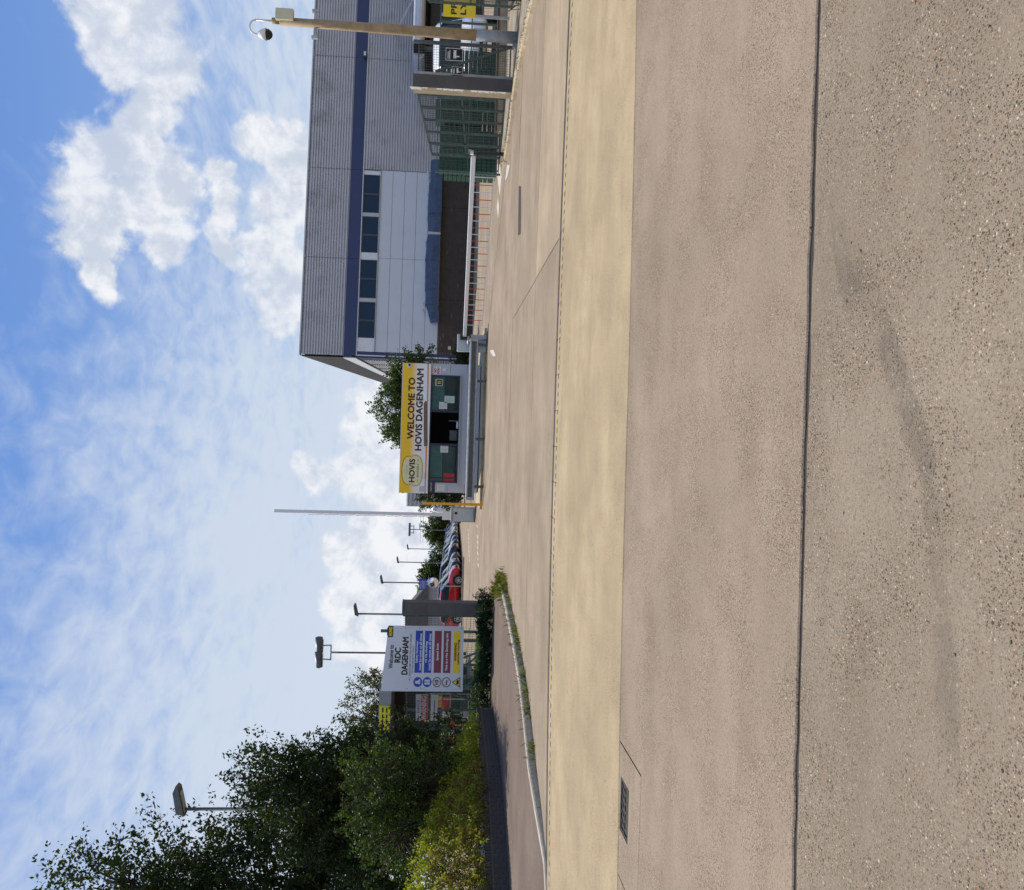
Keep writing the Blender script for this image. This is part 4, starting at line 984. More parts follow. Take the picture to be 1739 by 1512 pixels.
tr_b = plant('tree', 'leafy green tree whose crown rises behind the yellow banner', 'tree', (1.8, 43.2, 0),
      [(1.6, 42.8, 3.3, 1.7, 1.3, 1.25), (.5, 42.6, 3.1, .75, .8, .95), (2.9, 43, 3.2, 1.3, 1.0, .95), (3.9, 43.2, 2.6, .6, .5, .55), (1.9, 43, 2.0, 1.8, 1.0, .8)], 620, 34, 'leaf_mid', (.3, .65), .11, .13, .55, None, .1, .55)
plant('shrub', 'dark low bush between the booth and the warehouse corner', 'shrub', (4.1, 41.5, 0), [(4.0, 41.3, .6, .55, .5, .5), (4.5, 41.6, .45, .4, .4, .4)], 130, 28, 'leaf_dark', (.15, .3), .07, .09, .6, None, .03, .3, .3, 2)
plant('shrub', 'small green bush showing past the left end of the booth', 'shrub', (-2.6, 45, 0), [(-2.7, 45, 1.9, .6, .6, .65), (-2.5, 45, 1.0, .7, .6, .7)], 130, 28, 'leaf_dark', (.2, .4), .09, .12, .6, None, .04, .4)

# ------------------------------------------------------------------ warehouse
WA = R_(5.4); WC = Vector((4.76, 51.0, 0))
wh = thing('warehouse', 'long grey corrugated warehouse with blue band, pale panels and brick base', 'building', WC, WA)
WL = 36.0; zr_, zbt, zbb = 9.6, 7.2, 6.5; zbr = 1.93
def corr(name, xa, xb, z0, z1, m, parent, pitch=.152, dep=.085, y=0., along=None):
    """horizontal trapezoid ribs"""
    pr_ = []; z = z0
    while z < z1-1e-3:
        for dz_, dd in ((0, 0), (.30, 0), (.42, dep), (.90, dep)):
            zz_ = z+dz_*pitch
            if zz_ < z1: pr_.append((-dd+0., zz_))
        z += pitch
    pr_.append((0, z1)); n = len(pr_)
    if along is None: f = lambda t, d, z: (t, y+d-.001, z)
    else: f = lambda t, d, z: (along[0]*t+along[1]*d, along[1]*t-along[0]*d, z)
    vs = [f(xa, d, z) for d, z in pr_]+[f(xb, d, z) for d, z in pr_]
    return MB().add(vs, [(i, i+1, n+i+1, n+i) for i in range(n-1)]).build(name, m, parent)
ang = math.atan2(1, .045)-WA; SDx, SDy = math.cos(ang), math.sin(ang); SLEN = 178.
core = MB(); p0 = (.04, .06); p1 = (WL, .06); p2 = (WL+SDx*SLEN, SDy*SLEN); p3 = (SDx*SLEN+.04, SDy*SLEN)
core.prism([p0, p1, p2, p3], 0, 9.5, 'z'); core.build('core', 'cladding_side', wh)
js = [0, 5.62, 10.88, 17.62, 24.4, 31., WL]
for a, b in zip(js[:-1], js[1:]): corr('cladding_sheet', a+.012, b-.012, zbt, zr_, 'cladding', wh)
for a, b in zip(js[2:-1], js[3:]): corr('cladding_sheet', a+.012 if a > 11 else 10.94, b-.012, zbr+.02, zbb, 'cladding', wh)
mb = MB()
for x in js[1:-1]: mb.box(x-.011, -.02, zbt, x+.011, .02, zr_-.02)
mb.build('joint_strip', 'steel_dark', wh)
MB().box(-.05, -.09, zr_, WL+.05, .30, zr_+.07).build('roof_edge', 'silver', wh)
for a, b in zip(js[:-1], js[1:]): MB().box(a+.006, -.09, zbb, b-.006, .04, zbt-.004).build('blue_band', 'blue_band', wh)
MB().box(0, -.115, zbb-.055, WL, -.02, zbb-.004).build('drip_edge', 'silver', wh)
# window strip
wz0_, wz1_ = 5.50, zbb-.06
def wwin(xa, xb):
    fr = MB(); fw_ = .035
    fr.box(xa, -.05, wz0_, xb, .03, wz0_+fw_); fr.box(xa, -.05, wz1_-fw_, xb, .03, wz1_); fr.box(xa, -.05, wz0_+fw_, xa+fw_, .03, wz1_-fw_); fr.box(xb-fw_, -.05, wz0_+fw_, xb, .03, wz1_-fw_)
    o = fr.build('window', 'steel_dark', wh)
    MB().box(xa+fw_, -.02, wz0_+fw_, xb-fw_, -.01, wz1_-fw_).build('pane', 'glass_blue', o)
for a, b in ((1.06, 2.06), (2.08, 3.14), (3.36, 4.48), (4.50, 5.60), (6.02, 7.05), (7.07, 8.14), (8.36, 9.46), (9.48, 10.62)): wwin(a, b)
for a, b in ((3.142, 3.358), (8.142, 8.358)): MB().box(a, -.075, wz0_, b, .03, wz1_).build('mullion', 'alu', wh)
for a, b in ((.28, 1.058), (5.602, 6.018), (10.622, 10.86)): MB().box(a, -.06, wz0_, b, .03, wz1_).build('spandrel', 'white_frame', wh)
MB().box(.28, -.12, wz0_-.045, 10.9, -.02, wz0_-.003).build('sill', 'alu', wh)
# pale flat panels, each its own sheet
zs = [5.452, 4.77, 4.07, 3.38, 2.68, zbr+.01]
for (xa, xb) in ((.28, 5.72), (5.735, 10.92)):
    for a, b in zip(zs[:-1], zs[1:]): MB().box(xa, -.05-.006*rng.random(), b+.008, xb, .02, a-.008).build('cladding_panel', 'panel', wh, bevel=.008)
mb = MB(); mb.box(.26, -.02, zbr, 10.93, .03, 5.455); mb.build('panel_backing', 'steel_dark', wh)
# blue corner trim
mb = MB(); mb.box(-.10, -.06, .25, .26, .04, zbb-.06); mb.build('corner_trim', 'blue_band', wh)
MB().box(.02, -.075, .25, .08, -.061, zbb-.06).build('corner_strip', 'white_frame', wh)
# brick base, coursed: bricks sit on a mortar sheet
MB().box(.27, -.02, 0, WL, .05, zbr).build('brick_mortar', 'mortar_brown', wh)
bm_ = MB(); rows_ = int(zbr/.0755)
for r_ in range(rows_):
    x = .28+(.1125 if r_ % 2 else 0); z = .006+r_*.0755
    while x < 17.0:
        if rng.random() > .012: 
            d_ = rng.normal()*.0015
            bm_.add([(x, -.034+d_, z), (x+.214, -.034+d_, z), (x+.214, -.034+d_, z+.064), (x, -.034+d_, z+.064), (x, -.02, z), (x+.214, -.02, z), (x+.214, -.02, z+.064), (x, -.02, z+.064)], [(0,1,2,3),(0,4,5,1),(1,5,6,2),(2,6,7,3),(3,7,4,0)])
        x += .225
tag(bm_.build('brickwork', 'brick_brown', wh), None, kind='stuff')
for x in (3.45, 8.9): MB().box(x-.008, -.042, 0, x+.008, -.036, zbr).build('movement_joint', 'black_void', wh)
MB().box(.55, -.16, 1.15, .75, -.036, 1.33).build('alarm_box', 'box_cream', wh, bevel=.02)
# battered blue awning in segments over the brick base
def awning(xa, xb, zt0, zt1, zb0_, zb1_, out0, out1, m='blue_awning'):
    n = 10; mb = MB(); vs = []
    for i in range(n+1):
        t = i/n; x = xa+(xb-xa)*t; dent = rng.normal()*.018
        zt_ = zt0+(zt1-zt0)*t+rng.normal()*.007; zb_ = zb0_+(zb1_-zb0_)*t+rng.normal()*.004; o_ = out0+(out1-out0)*t
        vs += [(x, -.06, zt_), (x, -.06-o_*.8+dent*.5, zt_-.06), (x, -.06-o_+dent, (zt_+zb_)/2), (x, -.06-o_, zb_)]
    mb.add(vs, [(i*4+k, i*4+k+1, (i+1)*4+k+1, (i+1)*4+k) for i in range(n) for k in range(3)])
    o = mb.build('awning', m, wh); s_ = o.modifiers.new('sheet', 'SOLIDIFY'); s_.thickness = .02
for a in ((2.05, 3.0, 2.35, 2.62, 1.86, 1.95, .30, .45), (3.01, 3.9, 2.66, 2.72, 1.97, 1.98, .45, .5), (3.91, 5.6, 2.74, 2.76, 1.98, 1.97, .5, .5), (5.61, 7.12, 2.78, 2.70, 1.97, 1.95, .5, .45),
          (7.3, 8.35, 2.66, 2.72, 1.95, 1.94, .5, .5), (8.36, 10.2, 2.72, 2.70, 1.93, 1.93, .5, .5), (10.21, 11.56, 2.62, 2.64, 1.93, 1.94, .5, .48)): awning(*a)
MB().box(7.13, -.5, 1.95, 7.28, -.06, 2.66).build('awning_gap_panel', 'awning_edge', wh)
for i in range(16):
    x = rng.uniform(2.2, 10.9); MB().add([(x, -.10, 2.70), (x+rng.uniform(.1, .4), -.12, 2.74+rng.random()*.06), (x+.3, -.07, 2.80+rng.random()*.10), (x+.05, -.07, 2.76)], [(0, 1, 2, 3)]).build('torn_flap', 'awning_edge', wh)
# side elevation, shade between its ribs put into the dark colour
corr('side_cladding', .12, SLEN, zbt, zr_, 'cladding_shaded', wh, along=(SDx, SDy))
corr('side_cladding', .12, SLEN, .3, zbb, 'cladding_shaded', wh, along=(SDx, SDy))
sb = MB(); e = .09
sb.add([(SDx*.0-SDy*e, SDy*.0+SDx*e-.09, zbb), (SDx*SLEN-SDy*e, SDy*SLEN+SDx*e, zbb), (SDx*SLEN-SDy*e, SDy*SLEN+SDx*e, zbt), (-SDy*e, SDx*e-.09, zbt)], [(0, 1, 2, 3)])
o = sb.build('sunlit_side_band', 'silver', wh); s_ = o.modifiers.new('sheet', 'SOLIDIFY'); s_.thickness = .05  # sunlight on the blue band put into the silver colour
for k in range(26):
    t0 = 1.5+k*6.5; mb = MB(); q = lambda t, z: (SDx*t-SDy*.06, SDy*t+SDx*.06, z)
    mb.add([q(t0, zbt), q(t0+.12, zbt), q(t0+.12, zr_), q(t0, zr_)], [(0, 1, 2, 3)]); mb.build('side_joint', 'silver', wh)
for k in range(8):
    t0 = 3+k*7.0; q = lambda t, z: (SDx*t-SDy*.075, SDy*t+SDx*.075, z)
    MB().add([q(t0, 4.2), q(t0+5.5, 4.2), q(t0+5.5, 6.3), q(t0, 6.3)], [(0, 1, 2, 3)]).build('side_window', 'glass_blue', wh)
fl = thing('floodlight', 'small dark floodlight on the blue band of the warehouse', 'lamp', WC+Vector((math.cos(WA)*17.73+.1*math.sin(WA), math.sin(WA)*17.73-.1*math.cos(WA), 6.62)), WA)
MB().box(-.16, -.30, -.09, .16, -.06, .09).build('housing', 'steel_dark', fl, bevel=.02); MB().box(-.12, -.31, -.06, .12, -.301, .06).build('lens', 'lamp_glass', fl); MB().box(-.03, -.06, -.03, .03, .03, .03).build('bracket', 'steel_dark', fl)
# loading canopy with a rounded silver fascia
cn = thing('loading_canopy', 'flat loading canopy with rounded silver edge on the warehouse front', 'canopy', WC, WA)
cx0, cx1, cy0 = 16.1, 35.5, -4.2; czt, czb = 3.72, 3.08
def bull(a, b, name):                               # half-round edge trim between two local points
    a = Vector((*a, 0)); b = Vector((*b, 0)); d = (b-a).normalized(); n_ = Vector((d.y, -d.x, 0)); r = (czt-czb)/2; vs = []
    N_ = 9
    for p in (a, b):
        for k in range(N_): t = math.pi*k/(N_-1); vs.append(p+n_*(r*math.sin(t))+Vector((0, 0, (czt+czb)/2+r*math.cos(t))))
    MB().add(vs, [(k, k+1, N_+k+1, N_+k) for k in range(N_-1)]+[tuple(range(N_)), tuple(range(2*N_-1, N_-1, -1))]).build(name, 'silver', cn, smooth=False)
bull((cx0+.4, cy0), (cx1, cy0), 'front_fascia'); bull((cx0, -.06), (cx0, cy0+.45), 'end_fascia')
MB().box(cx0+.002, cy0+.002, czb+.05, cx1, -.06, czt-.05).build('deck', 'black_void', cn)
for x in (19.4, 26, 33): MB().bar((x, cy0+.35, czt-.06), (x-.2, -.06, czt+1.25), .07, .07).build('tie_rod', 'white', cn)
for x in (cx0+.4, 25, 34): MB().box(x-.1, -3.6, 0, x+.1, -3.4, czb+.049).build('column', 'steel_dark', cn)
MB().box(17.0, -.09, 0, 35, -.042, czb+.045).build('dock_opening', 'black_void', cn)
MB().box(17.1, -2.2, 0, 35, -.10, 1.0).build('dock_platform', 'brick_brown', cn)
for x in (18.6, 22.4, 26.2): MB().box(x, -.12, 1.01, x+2.6, -.095, 2.9).build('dock_door', 'steel_dark', cn)

# ------------------------------------------------------------------ vehicles
def vehicle(name, label, cat, st, paint, wheels, wr, wins, group=None, lamps=True, trim='rubber'):
    """st: stations (x, z_low, half_width, belt_z, roof_half_width, roof_z) from tail to nose"""
    r = thing(name, label, cat, (0, 0, 0), 0, group)
    secs = []
    for (x, zl, hw_, bz_, tw, rz_) in st:
        half = [(0, zl), (hw_*.80, zl), (hw_*.97, zl+.12*(bz_-zl)), (hw_, zl+.55*(bz_-zl)), (hw_*.965, bz_), (hw_*.55+tw*.45, bz_+.5*(rz_-bz_)), (tw, rz_-.10*(rz_-bz_)), (tw*.82, rz_), (0, rz_+.015)]
        secs.append([(x, -a, z) for a, z in half]+[(x, a, z) for a, z in half[-2:0:-1]])
    n = len(secs[0]); vs = [p for s_ in secs for p in s_]; fs = []
    for i in range(len(secs)-1):
        for k in range(n): fs.append((i*n+k, i*n+(k+1) % n, (i+1)*n+(k+1) % n, (i+1)*n+k))
    fs += [tuple(range(n)), tuple((len(secs)-1)*n+k for k in range(n))]
    MB().add(vs, fs).build('body', paint, r, smooth=True)
    def glass(nm, i, ks, g=.12, out=.012, m='car_glass'):   # pane = the body quad pushed out and inset
        mb = MB(); 
        for k in ks:
            q = [Vector(secs[i][k]), Vector(secs[i][(k+1) % n]), Vector(secs[i+1][(k+1) % n]), Vector(secs[i+1][k])]
            c = sum(q, Vector())/4; nn = (q[1]-q[0]).cross(q[3]-q[0]).normalized()
            if nn.dot(c-Vector((c.x*.6, 0, .8))) < 0: nn = -nn
            mb.add([p+nn*out for p in q], [(0, 1, 2, 3)])
        return mb.build(nm, m, r, smooth=True)
    for nm, i, ks in wins: glass(nm, i, ks)
    nose, tail = st[-1], st[0]
    for x in wheels:
        for sgn in (-1, 1):
            yy = sgn*(max(s_[2] for s_ in st)-.085)
            arch = MB(); arch.tube([(x, yy-sgn*.1, wr+.03), (x, yy+sgn*.092, wr+.03)], wr*1.17, 20); arch.build('wheel_arch', 'rubber', r)
            wh_ = MB(); wh_.tube([(x, yy-sgn*.10, wr), (x, yy+sgn*.09, wr), (x, yy+sgn*.105, wr)], [wr, wr, wr*.93], 22); wo = wh_.build('wheel', 'rubber', r, smooth=False)
            rm = MB(); rm.tube([(x, yy+sgn*.106, wr), (x, yy+sgn*.112, wr)], wr*.30, 12)
            for k in range(5):
                a = 2*math.pi*k/5+.3; rm.bar((x, yy+sgn*.109, wr), (x+wr*.62*math.cos(a), yy+sgn*.109, wr+wr*.62*math.sin(a)), .05, .012, (0, 1, 0))
            for k in range(18):
                a, b_ = 2*math.pi*k/18, 2*math.pi*(k+1)/18; rm.bar((x+wr*.63*math.cos(a), yy+sgn*.109, wr+wr*.63*math.sin(a)), (x+wr*.63*math.cos(b_), yy+sgn*.109, wr+wr*.63*math.sin(b_)), .035, .012, (0, 1, 0))
            rm.build('rim', 'rim', wo)
    nx = nose[0]
    for sgn in (-1, 1):
        MB().bar((nx-.34, sgn*nose[2]*1.08, nose[3]+.16), (nx-.04, sgn*nose[2]*.72, nose[3]+.06), .10, .10).build('headlight', 'lamp_glass', r, bevel=.02)
        bx_ = st[-4][0]-.15; MB().box(bx_-.06, sgn*(st[-4][2]+.01), st[-4][3]+.02, bx_+.07, sgn*(st[-4][2]+.16), st[-4][3]+.15).build('door_mirror', trim, r, bevel=.03)
    MB().box(nx-.02, -nose[2]*.62, nose[1]+.05, nx+.012, nose[2]*.62, nose[1]+.17).build('grille', 'rubber', r)
    MB().box(nx+.013, -.26, nose[1]+.19, nx+.022, .26, nose[1]+.29).build('number_plate', 'white_clean', r)
    return r
HATCH = [(-2.0, .36, .62, .60, .50, .72), (-1.93, .26, .78, .86, .62, 1.02), (-1.55, .22, .85, .95, .58, 1.38), (-.95, .2, .87, .94, .60, 1.46), (-.15, .2, .875, .92, .61, 1.48), (.42, .2, .875, .905, .60, 1.42), (1.02, .21, .865, .89, .70, .97), (1.5, .22, .84, .83, .66, .885), (1.85, .25, .74, .66, .58, .74), (1.98, .33, .60, .50, .48, .56)]
SUV = [(-2.2, .42, .70, .72, .58, .85), (-2.12, .34, .84, .98, .68, 1.25), (-1.8, .3, .90, 1.06, .66, 1.60), (-1.0, .28, .92, 1.05, .68, 1.68), (-.1, .28, .925, 1.04, .68, 1.69), (.45, .28, .925, 1.03, .66, 1.62), (1.05, .29, .915, 1.02, .76, 1.13), (1.6, .30, .89, .97, .72, 1.03), (2.05, .33, .80, .80, .64, .88), (2.18, .42, .66, .60, .52, .68)]
WINS = [('side_window', 2, (4, 5)), ('side_window', 3, (4, 5)), ('side_window', 4, (4, 5)), ('side_window', 5, (4, 5)), ('side_window', 2, (10, 11)), ('side_window', 3, (10, 11)), ('side_window', 4, (10, 11)), ('side_window', 5, (10, 11)), ('windscreen', 5, (6, 7, 8, 9)), ('rear_window', 1, (6, 7, 8, 9))]
def paint(name, c, metal=.2): 
    m = mat('paint_'+name, c, .22, metal, var=.03, scale=2); m.node_tree.nodes['Principled BSDF'].inputs['Coat Weight'].default_value = .6; return m
PAL = dict(red=(.55, .02, .025), navy=(.02, .03, .07), black=(.012, .012, .014), silver=(.48, .49, .50), graphite=(.09, .10, .11), blue=(.03, .08, .25), white=(.72, .72, .72), grey=(.22, .23, .24))
for k in PAL: M['p_'+k] = paint(k, PAL[k])
protos = {}
def proto(kind, col, label, group=None):
    return vehicle('car', label, 'car', HATCH if kind == 'h' else SUV, 'p_'+col, (-1.25, 1.25) if kind == 'h' else (-1.38, 1.38), .31 if kind == 'h' else .36, WINS, group)
order = [('h', 'red'), ('h', 'navy'), ('s', 'black'), ('h', 'graphite'), ('h', 'silver'), ('s', 'navy'), ('h', 'white'), ('h', 'black'), ('s', 'silver'), ('h', 'blue'), ('h', 'grey'), ('s', 'graphite'), ('h', 'white'), ('h', 'navy'), ('h', 'silver'), ('s', 'black'), ('h', 'grey'), ('h', 'blue'), ('h', 'silver'), ('s', 'navy'), ('h', 'black'), ('h', 'white'), ('s', 'blue'), ('h', 'graphite')]
names = {'h': 'hatchback', 's': 'sport utility car'}
uniq = {0: 'bright red hatchback at the near end of the parked row beside the round mirror', 1: 'dark navy hatchback parked next to the red one', 2: 'tall black car parked third in the row after the navy hatchback'}
y = 58.2
for i, (kd, col) in enumerate(order):
    nm = lambda j: order[j][1]+(' hatchback' if order[j][0] == 'h' else ' tall car')
    lab = uniq.get(i, '%s parked between the %s and the %s' % (nm(i), nm(i-1), nm(i+1)) if i < len(order)-1 else '%s at the far end of the parked row' % nm(i))
    key = (kd, col)
    if key not in protos: c = protos[key] = proto(kd, col, lab)
    else: c = dup(protos[key]); c['label'] = lab
    c['group'] = 'cars parked in a row beyond the barrier'
    c.location = (-10.05-.022*(y-58)+rng.normal()*.15+(-.15 if kd == 's' else 0), y, gz(y)); c.rotation_euler = (0, 0, R_(-2+rng.normal()*1.5)); y += 2.62+rng.random()*.15
VAN = [(-2.6, .45, .82, .9, .78, 1.95), (-2.5, .35, .94, 1.1, .82, 2.22), (-1.2, .32, .97, 1.12, .84, 2.30), (.2, .32, .97, 1.12, .84, 2.30), (.9, .32, .97, 1.10, .84, 2.26), (1.35, .32, .96, 1.08, .80, 2.05), (2.02, .33, .95, 1.06, .82, 1.28), (2.3, .35, .92, 1.02, .76, 1.12), (2.55, .40, .84, .80, .66, .92), (2.66, .46, .70, .62, .52, .72)]
VWINS = [('windscreen', 5, (6, 7, 8, 9)), ('side_window', 4, (4, 5)), ('side_window', 5, (4,)), ('side_window', 4, (10, 11)), ('side_window', 5, (11,))]
M['p_vanwhite'] = paint('van_white', (.80, .80, .80), 0)
v1_ = vehicle('van', 'white delivery van with black windscreen parked behind the mesh fence', 'van', VAN, 'p_vanwhite', (-1.6, 1.75), .36, VWINS)
v1_.location = (14.95, 34.2, 0); v1_.rotation_euler = (0, 0, R_(-106))
hv = MB().prism([(-.28, 1.42), (.30, 1.42), (.30, 1.62), (-.28, 1.62)], 2.0, 2.02, 'x'); 
v2_ = dup(v1_); v2_['label'] = 'white van standing behind the yellow post past the booth'; v2_.location = (-4.0, 62.5, gz(62.5)); v2_.rotation_euler = (0, 0, R_(95))
v1_['group'] = v2_['group'] = 'white vans in the yard'

# ------------------------------------------------------------------ right side: kerb, pole, pillar, fence and gates
KR = [(8.45, 12.0), (8.52, 15.0), (8.56, 17.06), (8.62, 18.4), (8.68, 19.7), (8.52, 21.2), (8.22, 22.3), (7.92, 23.4), (7.80, 24.4), (7.86, 25.1), (8.1, 25.4), (8.45, 25.3)]
rv = [Vector(p) for p in KR]
vr = MB().add([(p.x+.12, p.y, .09) for p in rv]+[(10.2, 24.0, .09), (30, 22.5, .09), (30, 12, .09)], [tuple(range(len(rv)+3))])
vr = struct(vr.build('verge_right', 'verge'))
rk = resample(KR, .92)
for a, b in zip(rk[:-1], rk[1:]):
    da = (b.xy-a.xy).normalized(); n2 = Vector((da.y, -da.x)); g_ = da*.006
    p, q = a.xy+g_, b.xy-g_; h = .11+rng.normal()*.006
    vs = [(*p, -.03), (*(p+n2*.02), h-.03), (*(p+n2*.05), h), (*(p+n2*.17), h), (*(p+n2*.17), -.03), (*q, -.03), (*(q+n2*.02), h-.03), (*(q+n2*.05), h), (*(q+n2*.17), h), (*(q+n2*.17), -.03)]
    MB().add(vs, [(0,1,6,5),(1,2,7,6),(2,3,8,7),(3,4,9,8),(0,4,3,2,1),(5,6,7,8,9)]).build('kerb_stone', 'kerb_sand', vr)
def dry():
    t = rng.random()*9.6; i = int(t); p = rv[i].lerp(rv[i+1], t-i); return (p.x+.10+rng.normal()*.05, p.y+rng.normal()*.1, .09)
M['dry'] = leafmat('dry_grass', [(.16, .13, .06), (.26, .21, .10), (.12, .12, .04)], .3)
blades(420, dry, .02, .09, .005, 'dry', 'dry_grass', 'thin dry grass growing along the sandy right kerb', 'grass', 1.2)
blades(60, lambda: (10.0+rng.normal()*.08, 19.8+rng.normal()*.15, .09), .1, .35, .008, 'weed', 'gate_weeds', 'small weed clump at the foot of the half-open gate frame', 'weeds', .9)

po = thing('lamp_pole', 'tall timber pole on a steel stub with camera dome and cream box', 'pole', (9.50, 20.75, .09))
MB().tube([(0, 0, -.05), (0, 0, .95), (0, 0, .96)], [.135, .13, .12], 16).build('steel_stub', 'pole_steel', po, True)
MB().tube([(0, 0, .955), (0, 0, 1.6), (.01, 0, 3.5), (.02, 0, 5.45)], [.125, .122, .105, .088], 16).build('shaft', 'pole_tan', po, True)
MB().tube([(.02, 0, 5.451), (.02, 0, 5.62)], .07, 12).build('pole_top', 'pole_tan', po, True)
MB().bar((-.05, .0, .0), (-.26, -.05, .0), .05, .22).build('stay_foot', 'pole_steel', po)
MB().box(-.01, -.20, 5.12, .24, -.05, 5.52).build('junction_box', 'box_cream', po, bevel=.015)
MB().box(-.32, -.03, 4.62, .32, .03, 4.67).build('cross_bar', 'steel_galv', po)
for x in (-.30, .30): MB().box(x-.03, -.05, 4.58, x+.03, .05, 4.72).build('bar_end', 'steel_galv', po)
mb = MB(); pts = [(.02, 0, 5.6), (.02, 0, 5.98)]+[(.02-.16+.16*math.cos(a), 0, 5.98+.14*math.sin(a)) for a in np.linspace(0, math.pi, 9)]+[(-.30, 0, 5.90)]
mb.tube(pts, .022, 8); mb.build('gooseneck', 'white', po, True)
mb = MB(); mb.tube([(-.30, 0, 5.92), (-.30, 0, 5.84), (-.30, 0, 5.74)], [.05, .11, .14], 16); cd = mb.build('dome_housing', 'white', po, True)
mb = MB(); mb.tube([(-.30, 0, 5.738), (-.30, 0, 5.68), (-.30, 0, 5.62), (-.30, 0, 5.60)], [.12, .115, .07, .02], 16); mb.build('dome', 'black', cd, True)

p2_ = thing('gate_pillar', 'concrete gate pillar with peeling white paint on its sunny side', 'pillar', (8.78, 21.95, .09), R_(8))
MB().box(-.17, -.15, -.03, .17, .17, 2.44).build('shaft', 'pillar_dark', p2_, bevel=.012)
MB().box(-.176, -.14, 0, -.171, .16, 2.42).build('sunlit_face_tone', 'pillar_sunlit', p2_)  # sunshine on this side put into its lighter tan colour
for k in range(9):                                   # flakes of white paint along the arris
    z = .08+k*.27+rng.normal()*.05; h = .12+rng.random()*.16; dpt = .05+rng.random()*.09
    MB().prism([(-.148, z), (-.148+dpt, z+.03), (-.148+dpt*.7, z+h*.6), (-.148+dpt, z+h), (-.148, z+h+.04)], -.181, -.1765, 'x').build('paint_flake', 'pillar_white', p2_)

def gate(name, label, A, B, zA, zB, z0A, z0B, nv, m='steel_green', group=None, mesh=True, mid=.5):
    A = Vector(A); B = Vector(B); d = B-A; L_ = d.length
    r = thing(name, label, 'gate', A, math.atan2(d.y, d.x), group)
    top = lambda s_: zA+(zB-zA)*s_/L_; bot = lambda s_: z0A+(z0B-z0A)*s_/L_
    for s_ in np.linspace(.03, L_-.03, nv): MB().bar((s_, 0, bot(s_)), (s_, 0, top(s_)), .05, .05).build('upright', m, r)
    for nm, f in (('top_rail', 1.), ('middle_rail', mid), ('bottom_rail', 0.)):
        za, zb_ = bot(0)+(top(0)-bot(0))*f, bot(L_)+(top(L_)-bot(L_))*f
        MB().bar((0, -.03, za), (L_, -.03, zb_), .045, .05).build(nm, m, r)
    if mesh:
        mb = MB()
        for s_ in np.arange(.08, L_, .075): mb.box(s_, .03, bot(s_), s_+.006, .036, top(s_))
        for f in np.linspace(.02, .98, 14):
            za, zb_ = bot(0)+(top(0)-bot(0))*f, bot(L_)+(top(L_)-bot(L_))*f; mb.bar((0, .04, za), (L_, .04, zb_), .006, .006)
        tag(mb.build('mesh_wire', 'wire', r), None, kind='stuff')
    return r
gt = gate('mesh_gate', 'open green mesh gate leaf swung back from the peeling pillar', (8.66, 22.25, 0), (7.88, 24.55, 0), 2.42, 2.06, .24, .20, 6)
MB().box(2.2, -.08, 1.0, 2.5, -.04, 1.08).build('slide_bolt', 'steel_galv', gt)
fr_ = thing('mesh_fence', 'short run of mesh fence with diagonal brace between pole and peeling pillar', 'fence', (8.98, 21.95, .09), R_(-3))
for x, h in ((.05, 2.35), (.80, 2.45)): MB().box(x-.035, -.035, -.03, x+.035, .035, h).build('post', 'steel_galv' if x < .5 else 'steel_dark', fr_)
MB().bar((.10, -.04, 1.9), (.78, -.04, .08), .05, .05).build('brace', 'steel_dark', fr_)
for z in (.05, 2.30): MB().box(.09, .036, z, .76, .06, z+.03).build('rail', 'steel_dark', fr_)
mb = MB()
for x in np.arange(.09, .78, .06): mb.box(x, -.008, .05, x+.006, -.002, 2.3)
for z in np.arange(.08, 2.3, .06): mb.box(.08, -.015, z, .78, -.009, z+.006)
tag(mb.build('mesh_wire', 'wire', fr_), None, kind='stuff')
cs_ = thing('camera_sign', 'black camera surveillance sign hung on the mesh fence', 'sign', (9.50, 21.87, 1.33), R_(-3), 'camera signs on the fence')
MB().box(-.15, -.012, 0, .15, 0, .42).build('board', 'black', cs_); fr2 = MB(); fr2.box(-.15, -.016, 0, .15, -.0125, .012); fr2.box(-.15, -.016, .408, .15, -.0125, .42); fr2.box(-.15, -.016, .012, -.138, -.0125, .408); fr2.box(.138, -.016, .012, .15, -.0125, .408); fr2.build('border', 'white_clean', cs_)
cm_ = MB(); cm_.box(-.09, -.016, .16, .06, -.0125, .23); cm_.prism([(.06, .175), (.10, .15), (.10, .24), (.06, .215)], -.016, -.0125); cm_.box(-.06, -.016, .08, -.03, -.0125, .16); cm_.build('camera_mark', 'white_clean', cs_)
mb = MB()
for k in range(2): mb.box(-.11, -.016, .31+.04*k, .10-.04*k, -.0125, .33+.04*k)
mb.build('print_lines', 'white_clean', cs_)
c2 = dup(cs_); c2['label'] = 'smaller dark notice plate on the fence post beside the peeling pillar'; c2.location = (9.10, 21.85, 1.33); c2.scale = (.62, 1, .62)
# gate frame at the picture edge with yellow parking notices
g2 = gate('mesh_gate', 'half-open green gate leaf carrying yellow notices beside the timber pole', (10.05, 19.75, .09), (10.62, 21.6, .09), 2.15, 2.1, .10, .10, 3)
ns = thing('yellow_notice', 'bright yellow notice with black capitals on the green gate', 'sign', (10.15, 20.0, 1.15), math.atan2(1.85, .57)+math.pi*0)
MB().box(-.0, -.075, .0, .34, -.06, .95).build('board', 'hi_yellow', ns)
text(ns, 'IS', 'black', .17, .66, .2, .13, y=-.0752, bold=.01); text(ns, 'AA', 'black', .17, .42, .2, .12, y=-.0752, bold=.01)
n2_ = thing('yellow_notice', 'yellow notice with black letters fixed to the fence behind the timber pole', 'sign', (11.72, 23.9, 1.0), R_(8))
MB().box(-.36, -.012, 0, .36, 0, .86).build('board', 'yellow', n2_); text(n2_, 'PR', 'black', -.10, .58, .36, .14, y=-.0122, bold=.012); text(n2_, 'LY', 'black', -.10, .33, .36, .14, y=-.0122, bold=.012)
